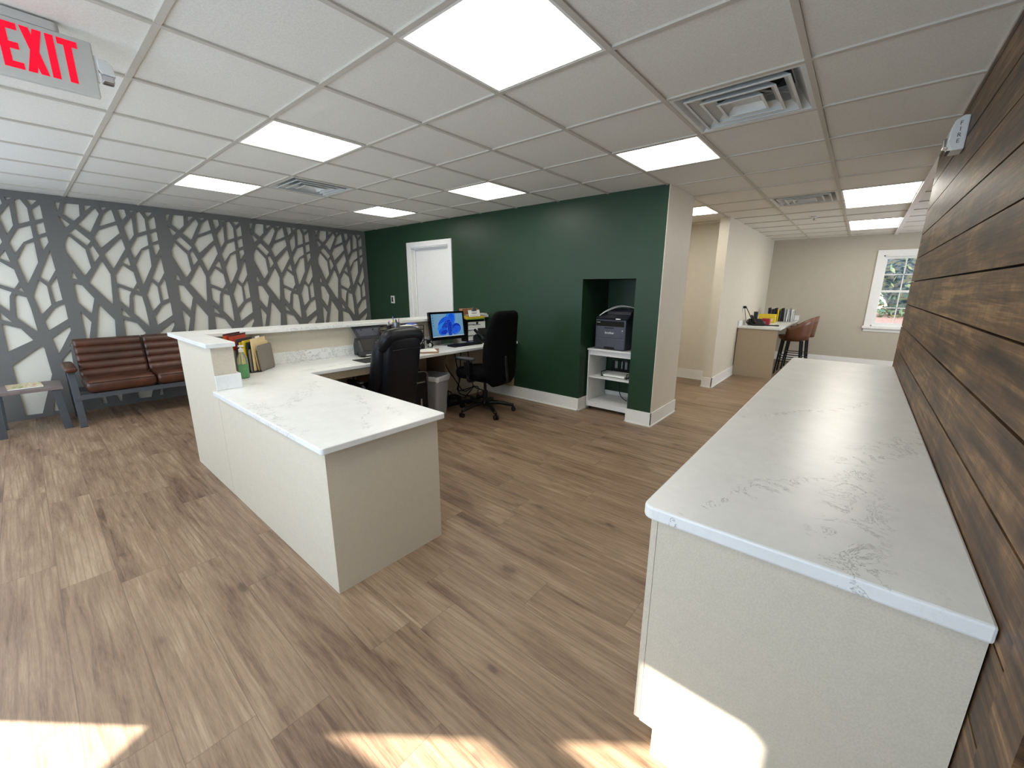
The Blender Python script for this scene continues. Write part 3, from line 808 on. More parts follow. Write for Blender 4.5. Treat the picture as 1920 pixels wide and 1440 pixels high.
# ================================================================= RIGHT COUNTER
CX0, CY0 = -.081, -1.207
t = thing('base_cabinet', 'long beige base cabinet under the white counter along the plank wall', 'cabinet', (0,0,0))
b = BM(); prism(b, [(-1.8175,0),(-1.25,0),(-1.25,.104),(CY0,.104),(CY0,.815),(-1.8175,.815)], 'x', CX0, CX0+.018); obj('end_panel', b, 'laminate', t)
b = BM(); box(b, CX0+.019, 3.10, -1.815, CY0-.001, .105, .815); obj('carcass', b, 'laminate', t)
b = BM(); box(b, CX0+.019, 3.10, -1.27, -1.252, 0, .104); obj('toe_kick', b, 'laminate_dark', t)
nd = 5; L0 = (3.10-CX0)/nd
for k in range(nd):
    b = BM(); box(b, CX0+L0*k+.0015, CX0+L0*(k+1)-.0015, CY0+.0015, CY0+.0195, .107, .812); dd = obj('door', b, 'laminate', t, bevel=.001)
    b = BM(); xx = CX0+L0*(k+(.9 if k % 2 == 0 else .1)); tube(b, [(xx,CY0+.02,.66),(xx,CY0+.045,.66),(xx,CY0+.045,.76),(xx,CY0+.02,.76)], .005); obj('handle', b, 'metal', dd)
slab([(-.104,-1.8185),(3.15,-1.8185),(3.15,-1.166),(-.104,-1.166)], .8155, .853, 'worktop', 'quartz_right',
     'long white veined stone worktop beside the brown plank wall', 'worktop', bev=.006, round_at=(3,2), r=.03)

# ================================================================= SOFA
t = thing('sofa', 'brown leather two-seat sofa with ribbed back and grey steel arms, by the branch wall', 'sofa', (-.26, 4.44, 0))
def sx(x): return x+.26
def cushion(b, x0, x1, y0, y1, z0, z1, r=.035, seg=4):
    # puffed cushion: rounded-rectangle loft along z
    rings = []
    for k in range(7):
        f = k/6; zz = z0+(z1-z0)*f; ins = (1-math.sqrt(max(0, 1-(2*f-1)**2*.999)))*r
        rings.append([(p[0], p[1], zz) for p in rrect(x0+ins, x1-ins, y0+ins, y1-ins, r, seg)])
    loft(b, rings)
for k, (x0, x1) in enumerate(((-.83,-.262),(-.258,.31))):
    b = BM(); cushion(b, sx(x0), sx(x1), -.005, .52, .335, .478); s = obj('seat_cushion', b, 'leather', t, smooth=True)
    b = BM(); tube(b, [(sx(x0)+.02,-.006,.452),(sx(x1)-.02,-.006,.452)], .005, 6); obj('piping', b, 'leather', s)
    # back with horizontal channels, leaning backwards
    b = BM(); rings = []
    nrow = 5; hh = .42
    tilt = math.radians(13)
    steps = 8
    prof = []
    for r in range(nrow):
        for q in range(steps):
            f = (r+q/steps)/nrow
            bul = .018*math.sin(math.pi*q/steps)**.5
            prof.append((f*hh, bul))
    prof.append((hh, 0))
    yb = .44
    for d, bul in prof:
        front = -bul-.045; back = .055
        if d >= hh-.001: front = -.01; back = .03
        cy = yb + d*math.sin(tilt); cz = .455 + d*math.cos(tilt)
        ring = [(sx(x0)+.004, cy+front+.012, cz), (sx(x0)+.022, cy+front, cz), (sx(x1)-.022, cy+front, cz), (sx(x1)-.004, cy+front+.012, cz), (sx(x1)-.004, cy+back, cz), (sx(x0)+.004, cy+back, cz)]
        rings.append(ring)
    loft(b, rings); obj('back_cushion', b, 'leather', t, smooth=False, bevel=.004)
for sgn, xa in ((-1, -.905), (1, .345)):
    x = sx(xa)
    b = BM()
    # arm frame: inverted trapezoid of flat bar
    for (y0, z0, y1, z1) in ((.0,.0,.045,.575), (.60,.0,.50,.575)):
        prism(b, [(y0,0),(y0+.06,0),(y1+.06,z1),(y1,z1)], 'x', x-.03, x+.025)
    box(b, x-.03, x+.025, .03, .57, .560, .575)
    box(b, x-.02, x+.02, .02, .60, .27, .31)
    obj('arm_frame', b, 'steelgrey', t, bevel=.002)
    b = BM(); cushion(b, x-.045, x+.045, -.01, .53, .576, .632, .018); obj('armrest', b, 'leather', t, smooth=True)
    for y in (0, .6):
        b = BM(); box(b, x-.03, x+.025, y, y+.06, -.0, .006); obj('foot', b, 'black', t)
b = BM(); box(b, sx(-.885), sx(.325), .02, .06, .285, .334); box(b, sx(-.885), sx(.325), .50, .54, .285, .334)
for x in (-.55,-.26,.03): box(b, sx(x)-.02, sx(x)+.02, .06, .5, .30, .334)
for x in (-.8, .26): prism(b, [(.50,.3),(.53,.3),(.62,.80),(.59,.80)], 'x', sx(x)-.015, sx(x)+.015)
obj('seat_frame', b, 'steelgrey', t)

# side table and magazine
t = thing('side_table', 'low grey side table with slanted flat legs left of the sofa', 'side table', (-1.23, 4.72, 0))
b = BM(); box(b, -.245,.245,-.215,.225,.415,.448); obj('tabletop', b, 'brass', t, bevel=.003)
for sxx in (-1, 1):
    for syy in (-1, 1):
        b = BM(); x = sxx*.195
        prism(b, [(x-.03,.415),(x+.03,.415),(x+sxx*.022+.03,0),(x+sxx*.022-.03,0)], 'y', syy*.19-.012, syy*.19+.012)
        obj('leg', b, 'steelgrey', t, bevel=.002)
for x in (-.2,.2):
    b = BM(); box(b, x-.015, x+.015, -.18, .18, .395, .415); obj('rail', b, 'steelgrey', t)
def magazine_mat():
    m, nt, bb = new_mat('magazine_cover'); v = coords(nt); n = noise(nt, v, 22, 3, .6)
    nt.links.new(ramp(nt, n.outputs['Fac'], [(.35, srgb(60,90,60)), (.45, srgb(196,190,120)), (.55, srgb(222,214,186)), (.66, srgb(176,70,50))]), bb.inputs['Base Color'])
    bb.inputs['Roughness'].default_value = .3; return m
M['mag'] = magazine_mat()
t = thing('magazine', 'glossy yellow-green magazine lying on the low side table', 'magazine', (-1.235, 4.75, .4485), .06)
b = BM(); box(b, -.115,.115,-.15,.15,0,.008); obj('pages', b, 'paper', t)
b = BM(); box(b, -.117,.117,-.152,.152,.0082,.0092); obj('cover', b, 'mag', t)




# ================================================================= OFFICE CHAIRS
def five_star(t, r=.33, mat='black', a0=0.0, hub=.11):
    b = BM(); lathe(b, [(.045,hub-.035),(.05,hub),(.035,hub+.02)], seg=20); obj('hub', b, mat, t, smooth=False)
    for k in range(5):
        a = a0+k*2*math.pi/5; c, s = math.cos(a), math.sin(a)
        b = BM(); pts = [(.03*c,.03*s,hub-.005),(r*.5*c,r*.5*s,hub-.01),(r*.85*c,r*.85*s,hub-.035),(r*c,r*s,hub-.045)]
        tube(b, spline(pts, 4), [.026]*4+[.023]*4+[.02]*4+[.017], 8); lg = obj('leg', b, mat, t, smooth=True)
        b = BM()
        for sd in (-1, 1):
            m = Matrix.Translation((r*c - s*sd*.016, r*s + c*sd*.016, .027)) @ Matrix.Rotation(a, 4, 'Z') @ Matrix.Rotation(math.pi/2, 4, 'X')
            bb = BM(); lathe(bb, [(.012,-.009),(.026,-.008),(.027,.0),(.026,.008),(.012,.009)], seg=16)
            for v in bb.verts: v.co = m @ v.co
            me = bpy.data.meshes.new('x'); bb.to_mesh(me); bb.free(); b.from_mesh(me); bpy.data.meshes.remove(me)
        tube(b, [(r*c,r*s,.03),(r*c,r*s,.068)], .009, 8)
        obj('caster', b, mat, lg)

def sup_ring(w, d, cx, cy, z, n=28, p=3.2, tilt=0, rear=1.0):
    ring = []
    for k in range(n):
        a = 2*math.pi*k/n; c, s = math.cos(a), math.sin(a)
        x = cx + w/2*math.copysign(abs(c)**(2/p), c); y = cy + d/2*math.copysign(abs(s)**(2/p), s)
        ring.append((x, y, z))
    return ring

# leather executive chair, faces the desk (+y local)
t = thing('office_chair', 'black leather executive chair seen from behind, pulled up to the desk by the scanner', 'office chair', (1.005, 1.86, 0), math.radians(4))
five_star(t, .32, 'black', .3)
b = BM(); tube(b, [(0,0,.10),(0,0,.36)], .026, 14); obj('gas_column', b, 'black', t)
b = BM(); box(b, -.13,.13,-.12,.12,.355,.39); obj('mechanism', b, 'black', t, bevel=.01)
b = BM(); loft(b, [sup_ring(.42,.42,0,.03,.385), sup_ring(.50,.50,0,.03,.40), sup_ring(.52,.52,0,.03,.45), sup_ring(.50,.50,0,.03,.50), sup_ring(.40,.40,0,.03,.515)])
obj('seat', b, 'leather_black', t, smooth=True)
def lean(z): return -.22 - (z-.45)*.20
b = BM(); R = []
for z, w, d in ((.30,.34,.05),(.34,.40,.09),(.45,.38,.13),(.60,.38,.15),(.75,.385,.15),(.88,.385,.145),(.97,.37,.13),(1.02,.365,.11),(1.045,.34,.06)):
    R.append(sup_ring(w, d, 0, lean(z), z))
loft(b, R); obj('backrest', b, 'leather_black', t, smooth=True)
for sg in (-1, 1):
    b = BM(); pts = [(sg*.172, lean(z)+.085+o, z) for z, o in ((.40,.14),(.48,.06),(.62,.01),(.78,.0),(.90,.0),(.97,-.01))]
    q = spline(pts, 5); tube(b, q, [.03+.045*math.sin(math.pi*min(1,(i+2)/(len(q)+2)))**.5 for i in range(len(q))], 12)
    obj('bolster', b, 'leather_black', t, smooth=True)
b = BM(); pts = [(-.195,lean(.92)+.03,.90),(-.185,lean(1.0),.985),(-.14,lean(1.03),1.020),(0,lean(1.03),1.026),(.12,lean(1.03),1.022),(.170,lean(1.0),1.0),(.172,lean(.95)+.02,.93)]
q = spline(pts, 6); tube(b, q, [.035+.028*math.sin(math.pi*i/(len(q)-1))**.4 for i in range(len(q))], 14); obj('headrest', b, 'leather_black', t, smooth=True)
b = BM(); q = spline([(-.16,lean(.90)-.078,.90),(0,lean(.90)-.084,.905),(.16,lean(.90)-.078,.90)], 6); tube(b, q, .005, 6); obj('seam', b, 'leather_black', t)
for sg in (-1, 1):
    b = BM(); q = spline([(sg*.23,-.14,.42),(sg*.265,-.13,.50),(sg*.27,-.05,.565),(sg*.27,.12,.565),(sg*.26,.18,.50),(sg*.23,.17,.42)], 6); tube(b, q, .018, 10); a = obj('armrest', b, 'black', t, smooth=True)
    b = BM(); loft(b, [sup_ring(.06,.22,sg*.27,.04,.573,p=2.6), sup_ring(.075,.24,sg*.27,.04,.585,p=2.6), sup_ring(.06,.22,sg*.27,.04,.60,p=2.6)]); obj('arm_pad', b, 'leather_black', a, smooth=True)

# tall fabric task chair
t = thing('office_chair', 'tall black fabric task chair with five casters, in front of the green wall', 'office chair', (2.215, 1.665, 0), math.radians(6))
five_star(t, .335, 'black', math.radians(184-90)-0.0, .12)
b = BM(); tube(b, [(0,0,.12),(0,0,.26)], .03, 14); tube(b, [(0,0,.26),(0,0,.40)], .016, 12); obj('gas_column', b, 'black', t)
b = BM(); box(b, -.12,.12,-.16,.12,.385,.425); tube(b, [(.08,.0,.40),(.26,.02,.395)], .007); obj('mechanism', b, 'black', t, bevel=.01)
b = BM(); loft(b, [sup_ring(.40,.40,0,.05,.42), sup_ring(.50,.50,0,.05,.435), sup_ring(.53,.52,0,.05,.48), sup_ring(.50,.50,0,.05,.525), sup_ring(.40,.40,0,.05,.535)])
obj('seat', b, 'blackfabric', t, smooth=True)
def lean2(z): return -.235 - (z-.5)*.07 + .035*math.sin((z-.45)*5.0)
b = BM(); R = []
for z, w, d in ((.37,.36,.06),(.42,.48,.11),(.54,.55,.15),(.68,.57,.16),(.82,.57,.15),(.95,.53,.14),(1.05,.49,.13),(1.12,.46,.12),(1.165,.41,.10),(1.19,.32,.05)):
    R.append(sup_ring(w, d, 0, lean2(z), z, p=2.6))
loft(b, R); obj('backrest', b, 'blackfabric', t, smooth=True)
b = BM(); q = spline([(0,-.10,.40),(0,-.30,.40),(0,lean2(.55)-.08,.52),(0,lean2(.7)-.07,.70)], 5); tube(b, q, .02, 8); obj('back_bar', b, 'black', t, smooth=True)
for sg in (-1, 1):
    b = BM(); tube(b, spline([(sg*.18,0,.42),(sg*.29,0,.43),(sg*.30,0,.50),(sg*.30,0,.66)], 4), .02, 8); box(b, sg*.30-.025, sg*.30+.025, -.04, .04, .50, .64); a = obj('armrest', b, 'black', t)
    b = BM(); loft(b, [sup_ring(.06,.24,sg*.30,.04,.662,p=2.6), sup_ring(.085,.27,sg*.30,.04,.675,p=2.6), sup_ring(.07,.25,sg*.30,.04,.692,p=2.6)]); obj('arm_pad', b, 'darkgrey', a, smooth=True)

# ================================================================= THINGS BY THE DESK
def waste_bin(t, w0, d0, w1, d1, h):
    b = BM()
    o = [[(p[0],p[1],0) for p in rrect(-w0/2,w0/2,-d0/2,d0/2,.03)], [(p[0],p[1],h) for p in rrect(-w1/2,w1/2,-d1/2,d1/2,.04)],
         [(p[0],p[1],h) for p in rrect(-w1/2+.012,w1/2-.012,-d1/2+.012,d1/2-.012,.04)], [(p[0],p[1],.02) for p in rrect(-w0/2+.01,w0/2-.01,-d0/2+.01,d0/2-.01,.03)]]
    loft(b, o); obj('bucket', b, 'bin', t, smooth=False)
t = thing('waste_bin', 'grey plastic waste bin with a clear liner, under the desk between the two chairs', 'waste bin', (1.755, 2.06, 0), .3)
waste_bin(t, .20, .25, .26, .32, .47)
b = BM(); rr = random.Random(2); rings = []
for k, (dz, e) in enumerate(((.055,.004),(.10,.009),(.115,.004),(.10,-.006),(.0,-.016))):
    z = .36+dz
    rings.append([(p[0]*(1+0)+rr.uniform(-.004,.004), p[1]+rr.uniform(-.004,.004), z+rr.uniform(-.01,.01)) for p in rrect(-.134-e,.134+e,-.163-e,.163+e,.04)])
loft(b, rings, caps=False); obj('liner', b, 'bag', t, smooth=True)
t = thing('computer_tower', 'black computer tower with a grey edge under the desk beside the waste bin', 'computer', (1.49, 2.11, 0))
b = BM(); box(b, -.10,.09,-.20,.22,.015,.56); obj('case', b, 'black', t, bevel=.025)
b = BM(); tube(b, spline([(.088,-.20,.05),(.088,-.205,.30),(.086,-.203,.50),(.055,-.20,.555),(-.04,-.198,.565)], 5), .006, 6); obj('trim', b, 'metal', t, smooth=True)
b = BM(); box(b, -.09,.05,-.204,-.198,.44,.455); obj('disc_drive', b, 'metal', t)
b = BM(); box(b, -.02,.0,-.206,-.198,.10,.27); obj('badge_strip', b, 'chrome', t)
for x in (-.07,.06):
    for y in (-.17,.18):
        b = BM(); box(b, x-.015, x+.015, y-.015, y+.015, 0, .016); obj('foot', b, 'black', t)
# loose cables under the desk: each run is its own cable
rc = random.Random(11)
CL = ['black cable hanging under the desk right of the waste bin', 'thin black cable looping to the floor under the desk', 'black cable dropping behind the waste bin',
      'coiled black cable near the task chair armrest', 'black cable curling along the floor under the desk', 'black cable with a wide loop beneath the monitor']
for k in range(6):
    x = 1.98+.12*k
    pts = [(x, 2.33, .71), (x+rc.uniform(-.05,.05), 2.31, .5), (x+rc.uniform(-.14,.14), 2.28, .28), (x+rc.uniform(-.2,.2), 2.2+rc.uniform(-.1,.1), .16), (x+rc.uniform(-.1,.25), 2.1, .06+rc.random()*.15), (x+.18, 2.22, .03)]
    b = BM(); tube(b, spline(pts, 8), .0065, 6)
    tag(obj('cable', b, 'black', None, smooth=True), CL[k], 'cable', 'cables under the desk')
for k in range(2):
    x = .92+.12*k
    b = BM(); tube(b, spline([(x, 2.36, .71), (x+.05, 2.35, .5), (x-.03, 2.34, .3), (x+.06,2.3,.03)], 8), .005, 6)
    tag(obj('cable', b, 'black', None, smooth=True), ['black cable hanging under the desk left of the leather chair', 'second black cable hanging left of the leather chair, nearer to it'][k], 'cable', 'cables under the desk')
t = thing('battery_backup', 'black battery backup box on the floor under the desk among cables', 'power supply', (2.13, 2.20, 0), -.1)
b = BM(); box(b, -.13,.13,-.08,.08,0,.11); obj('case', b, 'black', t, bevel=.01)
b = BM(); box(b, -.05,.05,-.083,-.079,.05,.08); obj('front_plate', b, 'darkgrey', t)
t = thing('power_strip', 'black power strip lying on the floor under the desk', 'power strip', (2.50, 2.12, 0), .2)
b = BM(); box(b, -.19,.19,-.03,.03,0,.035); obj('case', b, 'black', t, bevel=.006)
for k in range(5):
    b = BM(); box(b, -.16+.07*k,-.13+.07*k,-.015,.015,.035,.037+ (.03 if k in (1,3) else 0)); obj('socket', b, 'darkgrey', t)

# ---- corner group: desk sorter with folders, soap bottle
A45 = math.radians(45)
cs = thing('desk_sorter', 'taupe upright desk sorter with a rounded front plate, in the worktop corner', 'desk sorter', (.135, 2.19, .7555), A45)
# local x = along plate, local y = back towards the corner
b = BM(); prism(b, [(-.115,0),(.115,0),(-.055,.198),(-.285,.198)], 'z', 0, .008); obj('base', b, 'darkgrey', cs, bevel=.002)
b = BM(); prism(b, rrect(-.115,.115,.004,.215,.022), 'y', -.006, .0, Matrix.Rotation(math.radians(0),4,'X')); obj('front_plate', b, 'taupe', cs, rot=(math.radians(-4),0,0))
for y in (.052,.103,.131,.192):
    b = BM(); prism(b, rrect(-.115-.87*y,.115-.87*y,.004,.19,.022), 'y', y, y+.003); obj('divider', b, 'taupe', cs)
def folder(name, mat, lab, y, h, w, lean_, cx=0, th=.004, edge=None, tabm=None, z0=.012):
    m = Matrix.Translation((.135, 2.19, .7555)) @ Matrix.Rotation(A45, 4, 'Z') @ Matrix.Translation((cx, y, z0)) @ Matrix.Rotation(math.radians(lean_), 4, 'X')
    f = thing(name, lab, 'folder', m.translation, 0, 'folders in the desk sorter'); f.matrix_world = m
    b = BM(); prism(b, rrect(-w/2, w/2, 0, h, .006), 'y', -th/2, th/2); obj('cover', b, mat, f)
    b = BM(); box(b, -w/2+.006, w/2-.006, th/2+.0005, th/2+.003, .004, h-.05); obj('papers', b, 'paper', f)
    if edge:
        b = BM(); box(b, -w/2, w/2, -th/2-.001, th/2+.001, h-.008, h+.003); obj('top_bar', b, edge, f)
    if tabm:
        b = BM(); prism(b, rrect(-.035, .03, h-.004, h+.014, .004), 'y', -.001, .001); obj('tab', b, tabm, f)
    return f
folder('folder', 'manila', 'manila folder leaning against the taupe front plate of the sorter', .018, .225, .225, -5, .0)
folder('folder', 'manila', 'tall manila folder with a white index tab in the sorter', .040, .258, .225, 0, -.025, tabm='paper')
folder('folder', 'folderdark', 'dark green folder in the sorter behind the manila folders', .064, .235, .225, 1, -.05)
folder('folder', 'yellow', 'bright yellow folder in the sorter, behind the soap bottle', .080, .250, .235, 1, -.072)
folder('folder', 'yellow', 'second yellow folder in the sorter, half hidden by the ledge', .094, .240, .235, 1, -.088)
folder('folder', 'purple', 'plum folder with a dark top edge standing in the sorter', .118, .262, .225, 1, -.085, edge='purple')
folder('folder', 'redfile', 'nearer orange-red folder with a dark top bar, in the sorter', .147, .298, .225, 1, -.118, edge='darkred')
folder('folder', 'redfile', 'farther orange-red folder with a dark top bar, rearmost in the sorter', .172, .308, .22, 1, -.150, edge='darkred')

t = thing('soap_bottle', 'clear pump bottle half full of green soap on the worktop corner', 'bottle', (-.112, 1.955, .7555))
b = BM(); lathe(b, [(.026,0),(.033,.006),(.034,.12),(.032,.15),(.020,.185),(.013,.195),(.013,.205)], seg=28, sx=1.05, sy=.8); obj('body', b, 'bottleplastic', t, smooth=True)
b = BM(); lathe(b, [(.025,.003),(.0318,.008),(.0325,.105)], seg=28, sx=1.05, sy=.8); obj('liquid', b, 'soap', t, smooth=True)
b = BM(); lathe(b, [(.016,.20),(.016,.222),(.010,.226),(.006,.228),(.006,.240)], seg=20); obj('cap', b, 'plasticwhite', t, smooth=False)
b = BM(); prism(b, rrect(-.016,.02,-.009,.009,.005), 'z', .238, .250); obj('pump', b, 'plasticwhite', t)
b = BM(); tube(b, [(0,0,.19),(0,0,.02)], .0025, 6); obj('dip_tube', b, 'plasticwhite', t)

# ---- document scanner
t = thing('document_scanner', 'dark grey document scanner with raised paper tray, left of the leather chair', 'scanner', (1.15, 2.262, .7555), math.radians(-3))
b = BM(); prism(b, [(-.09,0),(.08,0),(.085,.10),(.05,.175),(-.01,.155),(-.075,.05)], 'x', -.155, .155); obj('body', b, 'darkgrey', t, bevel=.006)
b = BM(); prism(b, [(-.078,.052),(-.072,.046),(.0,.158),(-.008,.162)], 'x', -.125, .125); obj('front_cover', b, 'black', t, bevel=.002)
b = BM(); vs = []
m = Matrix.Translation((0,.045,.165)) @ Matrix.Rotation(math.radians(-18), 4, 'X')
prism(b, [(-.12,0),(.12,0),(.165,.13),(-.165,.13)], 'y', -.004, .004, m); tr = obj('paper_tray', b, 'darkgrey', t, bevel=.002)
b = BM(); prism(b, [(-.10,.02),(.10,.02),(.125,.10),(-.125,.10)], 'y', -.008, -.004, m); obj('tray_extension', b, 'printergrey', tr)
for x in (-.07,.06):
    b = BM(); m2 = m @ Matrix.Translation((x,-.010,.085)); box(b, -.006,.006,-.003,.003,-.005,.005, m2); obj('guide', b, 'black', tr)
b = BM(); box(b, -.17,.10,-.13,-.08,0,.012); obj('stand', b, 'black', t, bevel=.003)
b = BM(); box(b, -.12,-.06,-.125,-.10,.0125,.018); obj('status_panel', b, 'plasticwhite', t)
b = BM(); tube(b, spline([(1.05,2.30,.78),(.99,2.26,.79),(.96,2.18,.762),(.99,2.12,.7595)], 8), .004, 6); tag(obj('cable', b, 'black', None, smooth=True), 'short black cable curling on the worktop left of the scanner', 'cable')
b = BM(); prism(b, rrect(.82,1.09,1.83,2.07,.008), 'z', .7555, .7585); tag(obj('mouse_pad', b, 'black', None), 'black mouse pad on the worktop left of the leather chair', 'mouse pad')

# ---- wire desk organiser with pens and papers
ox0, ox1, oy0, oy1 = 1.33, 1.76, 2.10, 2.34
t = thing('desk_organizer', 'black wire desk organizer behind the leather chair', 'desk organizer', (1.485, 2.22, .7555))
def wire_tray(b, z, h, x0=-.175, x1=.215, y0=-.12, y1=.12):
    for zz in (z, z+h):
        tube(b, [(x0,y0,zz),(x1,y0,zz),(x1,y1,zz),(x0,y1,zz)], .004, 6, close=True)
    for k in range(12):
        x = x0+(x1-x0)*k/11; tube(b, [(x,y0,z+h),(x,y0,z),(x,y1,z),(x,y1,z+h)], .0018, 4)
    for k in range(7):
        y = y0+(y1-y0)*k/6; tube(b, [(x0,y,z+h),(x0,y,z),(x1,y,z),(x1,y,z+h)], .0018, 4)
for z in (.012,.120,.228):
    b = BM(); wire_tray(b, z, .045); obj('tray', b, 'black', t)
for x in (-.175,.215):
    for y in (-.12,.12):
        b = BM(); tube(b, [(x,y,0),(x,y,.273)], .005, 6); obj('post', b, 'black', t)
for z in (.012,.120): 
    pl = thing('paper_stack', ['stack of paper in the bottom tray of the wire organizer', 'stack of paper in the middle tray of the wire organizer'][0 if z < .05 else 1], 'paper', (1.485,2.22,.7555+z+.003))
    b = BM(); box(b, -.13,.15,-.10,.10,0,.018); obj('sheets', b, 'paper', pl)
t = thing('pen_cup', 'silver mesh pen cup full of pens on top of the wire organizer', 'pen cup', (1.40,2.17,.7555+.234))
b = BM(); lathe(b, [(.036,0),(.038,.085),(.035,.085),(.033,.004)], seg=24); obj('cup', b, 'metal', t)
PENL = [('teal','teal pen in the silver cup'),('teal','teal highlighter leaning in the silver cup'),('purplep','violet pen, tallest in the silver cup'),('yellow','yellow pencil at the right of the silver cup'),('black','black pen in the silver cup'),('pink','pink pen in the silver cup')]
rp = random.Random(4)
for k, (mm, lb) in enumerate(PENL):
    a = k*1.05; p0 = Vector((1.40+.012*math.cos(a), 2.17+.012*math.sin(a), .7555+.24)); p1 = p0+Vector((.024*math.cos(a), .024*math.sin(a), .11+.025*rp.random()+(.02 if k == 2 else 0)))
    b = BM(); tube(b, [p0, p0.lerp(p1,.93), p1], [.006,.006,.003], 8); tag(obj('pen', b, mm, None, smooth=False), lb, 'pen', 'pens in the silver cup')
t = thing('pen_holder', 'dark little holder with pink-tipped pens left of the silver cup', 'pen cup', (1.305,2.16,.7555+.234))
b = BM(); lathe(b, [(.022,0),(.024,.06),(.021,.06),(.02,.003)], seg=16); obj('cup', b, 'black', t)
for k, (mm, lb) in enumerate((('pink','pink-topped pen in the dark little holder'),('teal','teal pen leaning in the dark little holder'),('paper','white pen in the dark little holder'))):
    b = BM(); tube(b, [(1.305+.006*k,2.16,.7555+.24),(1.297-.012*(k-1),2.155,.7555+.34-.012*k)], .005, 8); tag(obj('pen', b, mm, None), lb, 'pen', 'pens in the dark holder')
t = thing('note_block', 'white note block beside the silver pen cup', 'note pad', (1.50,2.17,.7555+.234), .2)
b = BM(); box(b, -.04,.04,-.04,.04,0,.045); obj('sheets', b, 'paper', t)
t = thing('tissue_pack', 'blue and white packet lying on top of the wire organizer', 'packet', (1.61,2.20,.7555+.234), .3)
b = BM(); prism(b, [(-.07,0),(.07,0),(.08,.025),(.03,.05),(-.05,.045),(-.08,.02)], 'y', -.05, .05); obj('wrapper', b, 'paper', t, bevel=.008)
b = BM(); prism(b, [(-.03,.046),(.05,.045),(.06,.058),(-.02,.06)], 'y', -.04, .045); obj('lid', b, 'blue', t, bevel=.003)

# ---- all-in-one computer
sw, sh = .52, .335
t = thing('desktop_computer', 'all-in-one computer with a lit blue screen on the desk between the two chairs', 'computer', (2.17, 2.225, .7555), math.radians(-4))
tb = Matrix.Translation((0,0,.062)) @ Matrix.Rotation(math.radians(-7), 4, 'X')
b = BM(); prism(b, rrect(-sw/2, sw/2, 0, sh, .008), 'y', -.012, .022, tb); scr = obj('monitor', b, 'blackgloss', t, bevel=.002)
b = BM(); ix0, ix1, iz0, iz1 = -sw/2+.028, sw/2-.028, .038, sh-.026
prism(b, [(ix0,iz0),(ix1,iz0),(ix1,iz1),(ix0,iz1)], 'y', -.0135, -.012, tb); obj('screen', b, 'screen', scr)
b = BM(); prism(b, [(ix0,iz0),(ix1,iz0),(ix1,iz0+.008),(ix0,iz0+.008)], 'y', -.0142, -.0136, tb); obj('task_bar', b, emit('task_bar', srgb(196,204,214), .8), scr)
# a generic cluster of overlapping blue petals
def petal(cx, cz, r1, r2, ang, n=26):
    return [(cx + r1*math.cos(a)*math.cos(ang)-r2*math.sin(a)*math.sin(ang), cz + r1*math.cos(a)*math.sin(ang)+r2*math.sin(a)*math.cos(ang)) for a in [2*math.pi*k/n for k in range(n)]]
PET = [(.03,.185,.098,.060,1.15,'bloom1'),(-.035,.165,.082,.050,.55,'bloom2'),(.035,.180,.080,.044,1.2,'bloom2'),(-.05,.125,.070,.044,.3,'bloom1'),(-.02,.14,.074,.032,.75,'bloom3'),
       (.09,.105,.062,.050,.4,'bloom3'),(-.055,.085,.055,.034,.1,'bloom2'),(.095,.095,.045,.034,.5,'bloom2'),(.025,.105,.070,.030,1.5,'bloom3'),(-.045,.078,.040,.022,.2,'bloom3')]
for k, (cx, cz, r1, r2, an, mm) in enumerate(PET):
    P = [(max(ix0,min(ix1,x)), max(iz0+.008,min(iz1,z))) for x, z in petal(cx*1.3-.005, .155+(cz-.13)*1.25, r1*1.28, r2*1.28, an)]
    y = -.0138-.00025*k
    b = BM(); f = b.faces.new([b.verts.new(tb @ Vector((x, y, z))) for x, z in P])
    ring = [tb @ Vector((x, y-.0001, z)) for x, z in P]
    obj('picture_petal', b, mm, scr)
    b = BM(); tube(b, ring, .0009, 4, close=True)
    for g in (.78,.56,.34):
        tube(b, [tb @ Vector((max(ix0,min(ix1,x)), y-.0001, max(iz0+.008,min(iz1,z)))) for x, z in petal(cx*1.3-.005+.010*(1-g), .155+(cz-.13)*1.25-.025*(1-g), r1*1.28*g, r2*1.28*g, an)], .0006, 4, close=True)
    obj('picture_line', b, 'bloomedge', scr)
b = BM()
for k in range(5): prism(b, [(ix0+.012,iz1-.02-.03*k),(ix0+.024,iz1-.02-.03*k),(ix0+.024,iz1-.008-.03*k),(ix0+.012,iz1-.008-.03*k)], 'y', -.0142, -.0137, tb)
obj('desktop_icons', b, emit('icon', srgb(70,90,110), .8), scr)
b = BM(); prism(b, [(-.10,.0),(.10,.0),(.09,.10),(-.09,.10)], 'y', .03, .045, Matrix.Rotation(math.radians(-12),4,'X')); box(b, -.12,.12,-.075,.10,0,.010); obj('stand', b, 'chrome', t, bevel=.002)
t = thing('keyboard', 'black keyboard on the desk in front of the blue screen', 'keyboard', (2.26, 2.03, .7555), math.radians(-3))
b = BM(); prism(b, [(-.065,0),(.065,0),(.065,.018),(-.065,.009)], 'x', -.225, .225); obj('case', b, 'black', t, bevel=.002)
for r in range(5):
    for c in range(15):
        b = BM(); x = -.208+.0285*c; y = -.05+.024*r; z = .0105+.0015*r+.0008
        box(b, x-.0115, x+.0115, y-.0095, y+.0095, z, z+.005); obj('key', b, 'darkgrey' if False else 'black', t)
t = thing('webcam', 'small black webcam on a stubby stand left of the computer', 'webcam', (1.885, 2.24, .7555))
b = BM(); lathe(b, [(.026,0),(.026,.006)], seg=20); tube(b, [(0,0,.005),(0,0,.04)], .006); obj('stand', b, 'black', t)
b = BM(); box(b, -.03,.03,-.025,.025,.035,.085); h = obj('body', b, 'black', t, bevel=.008)
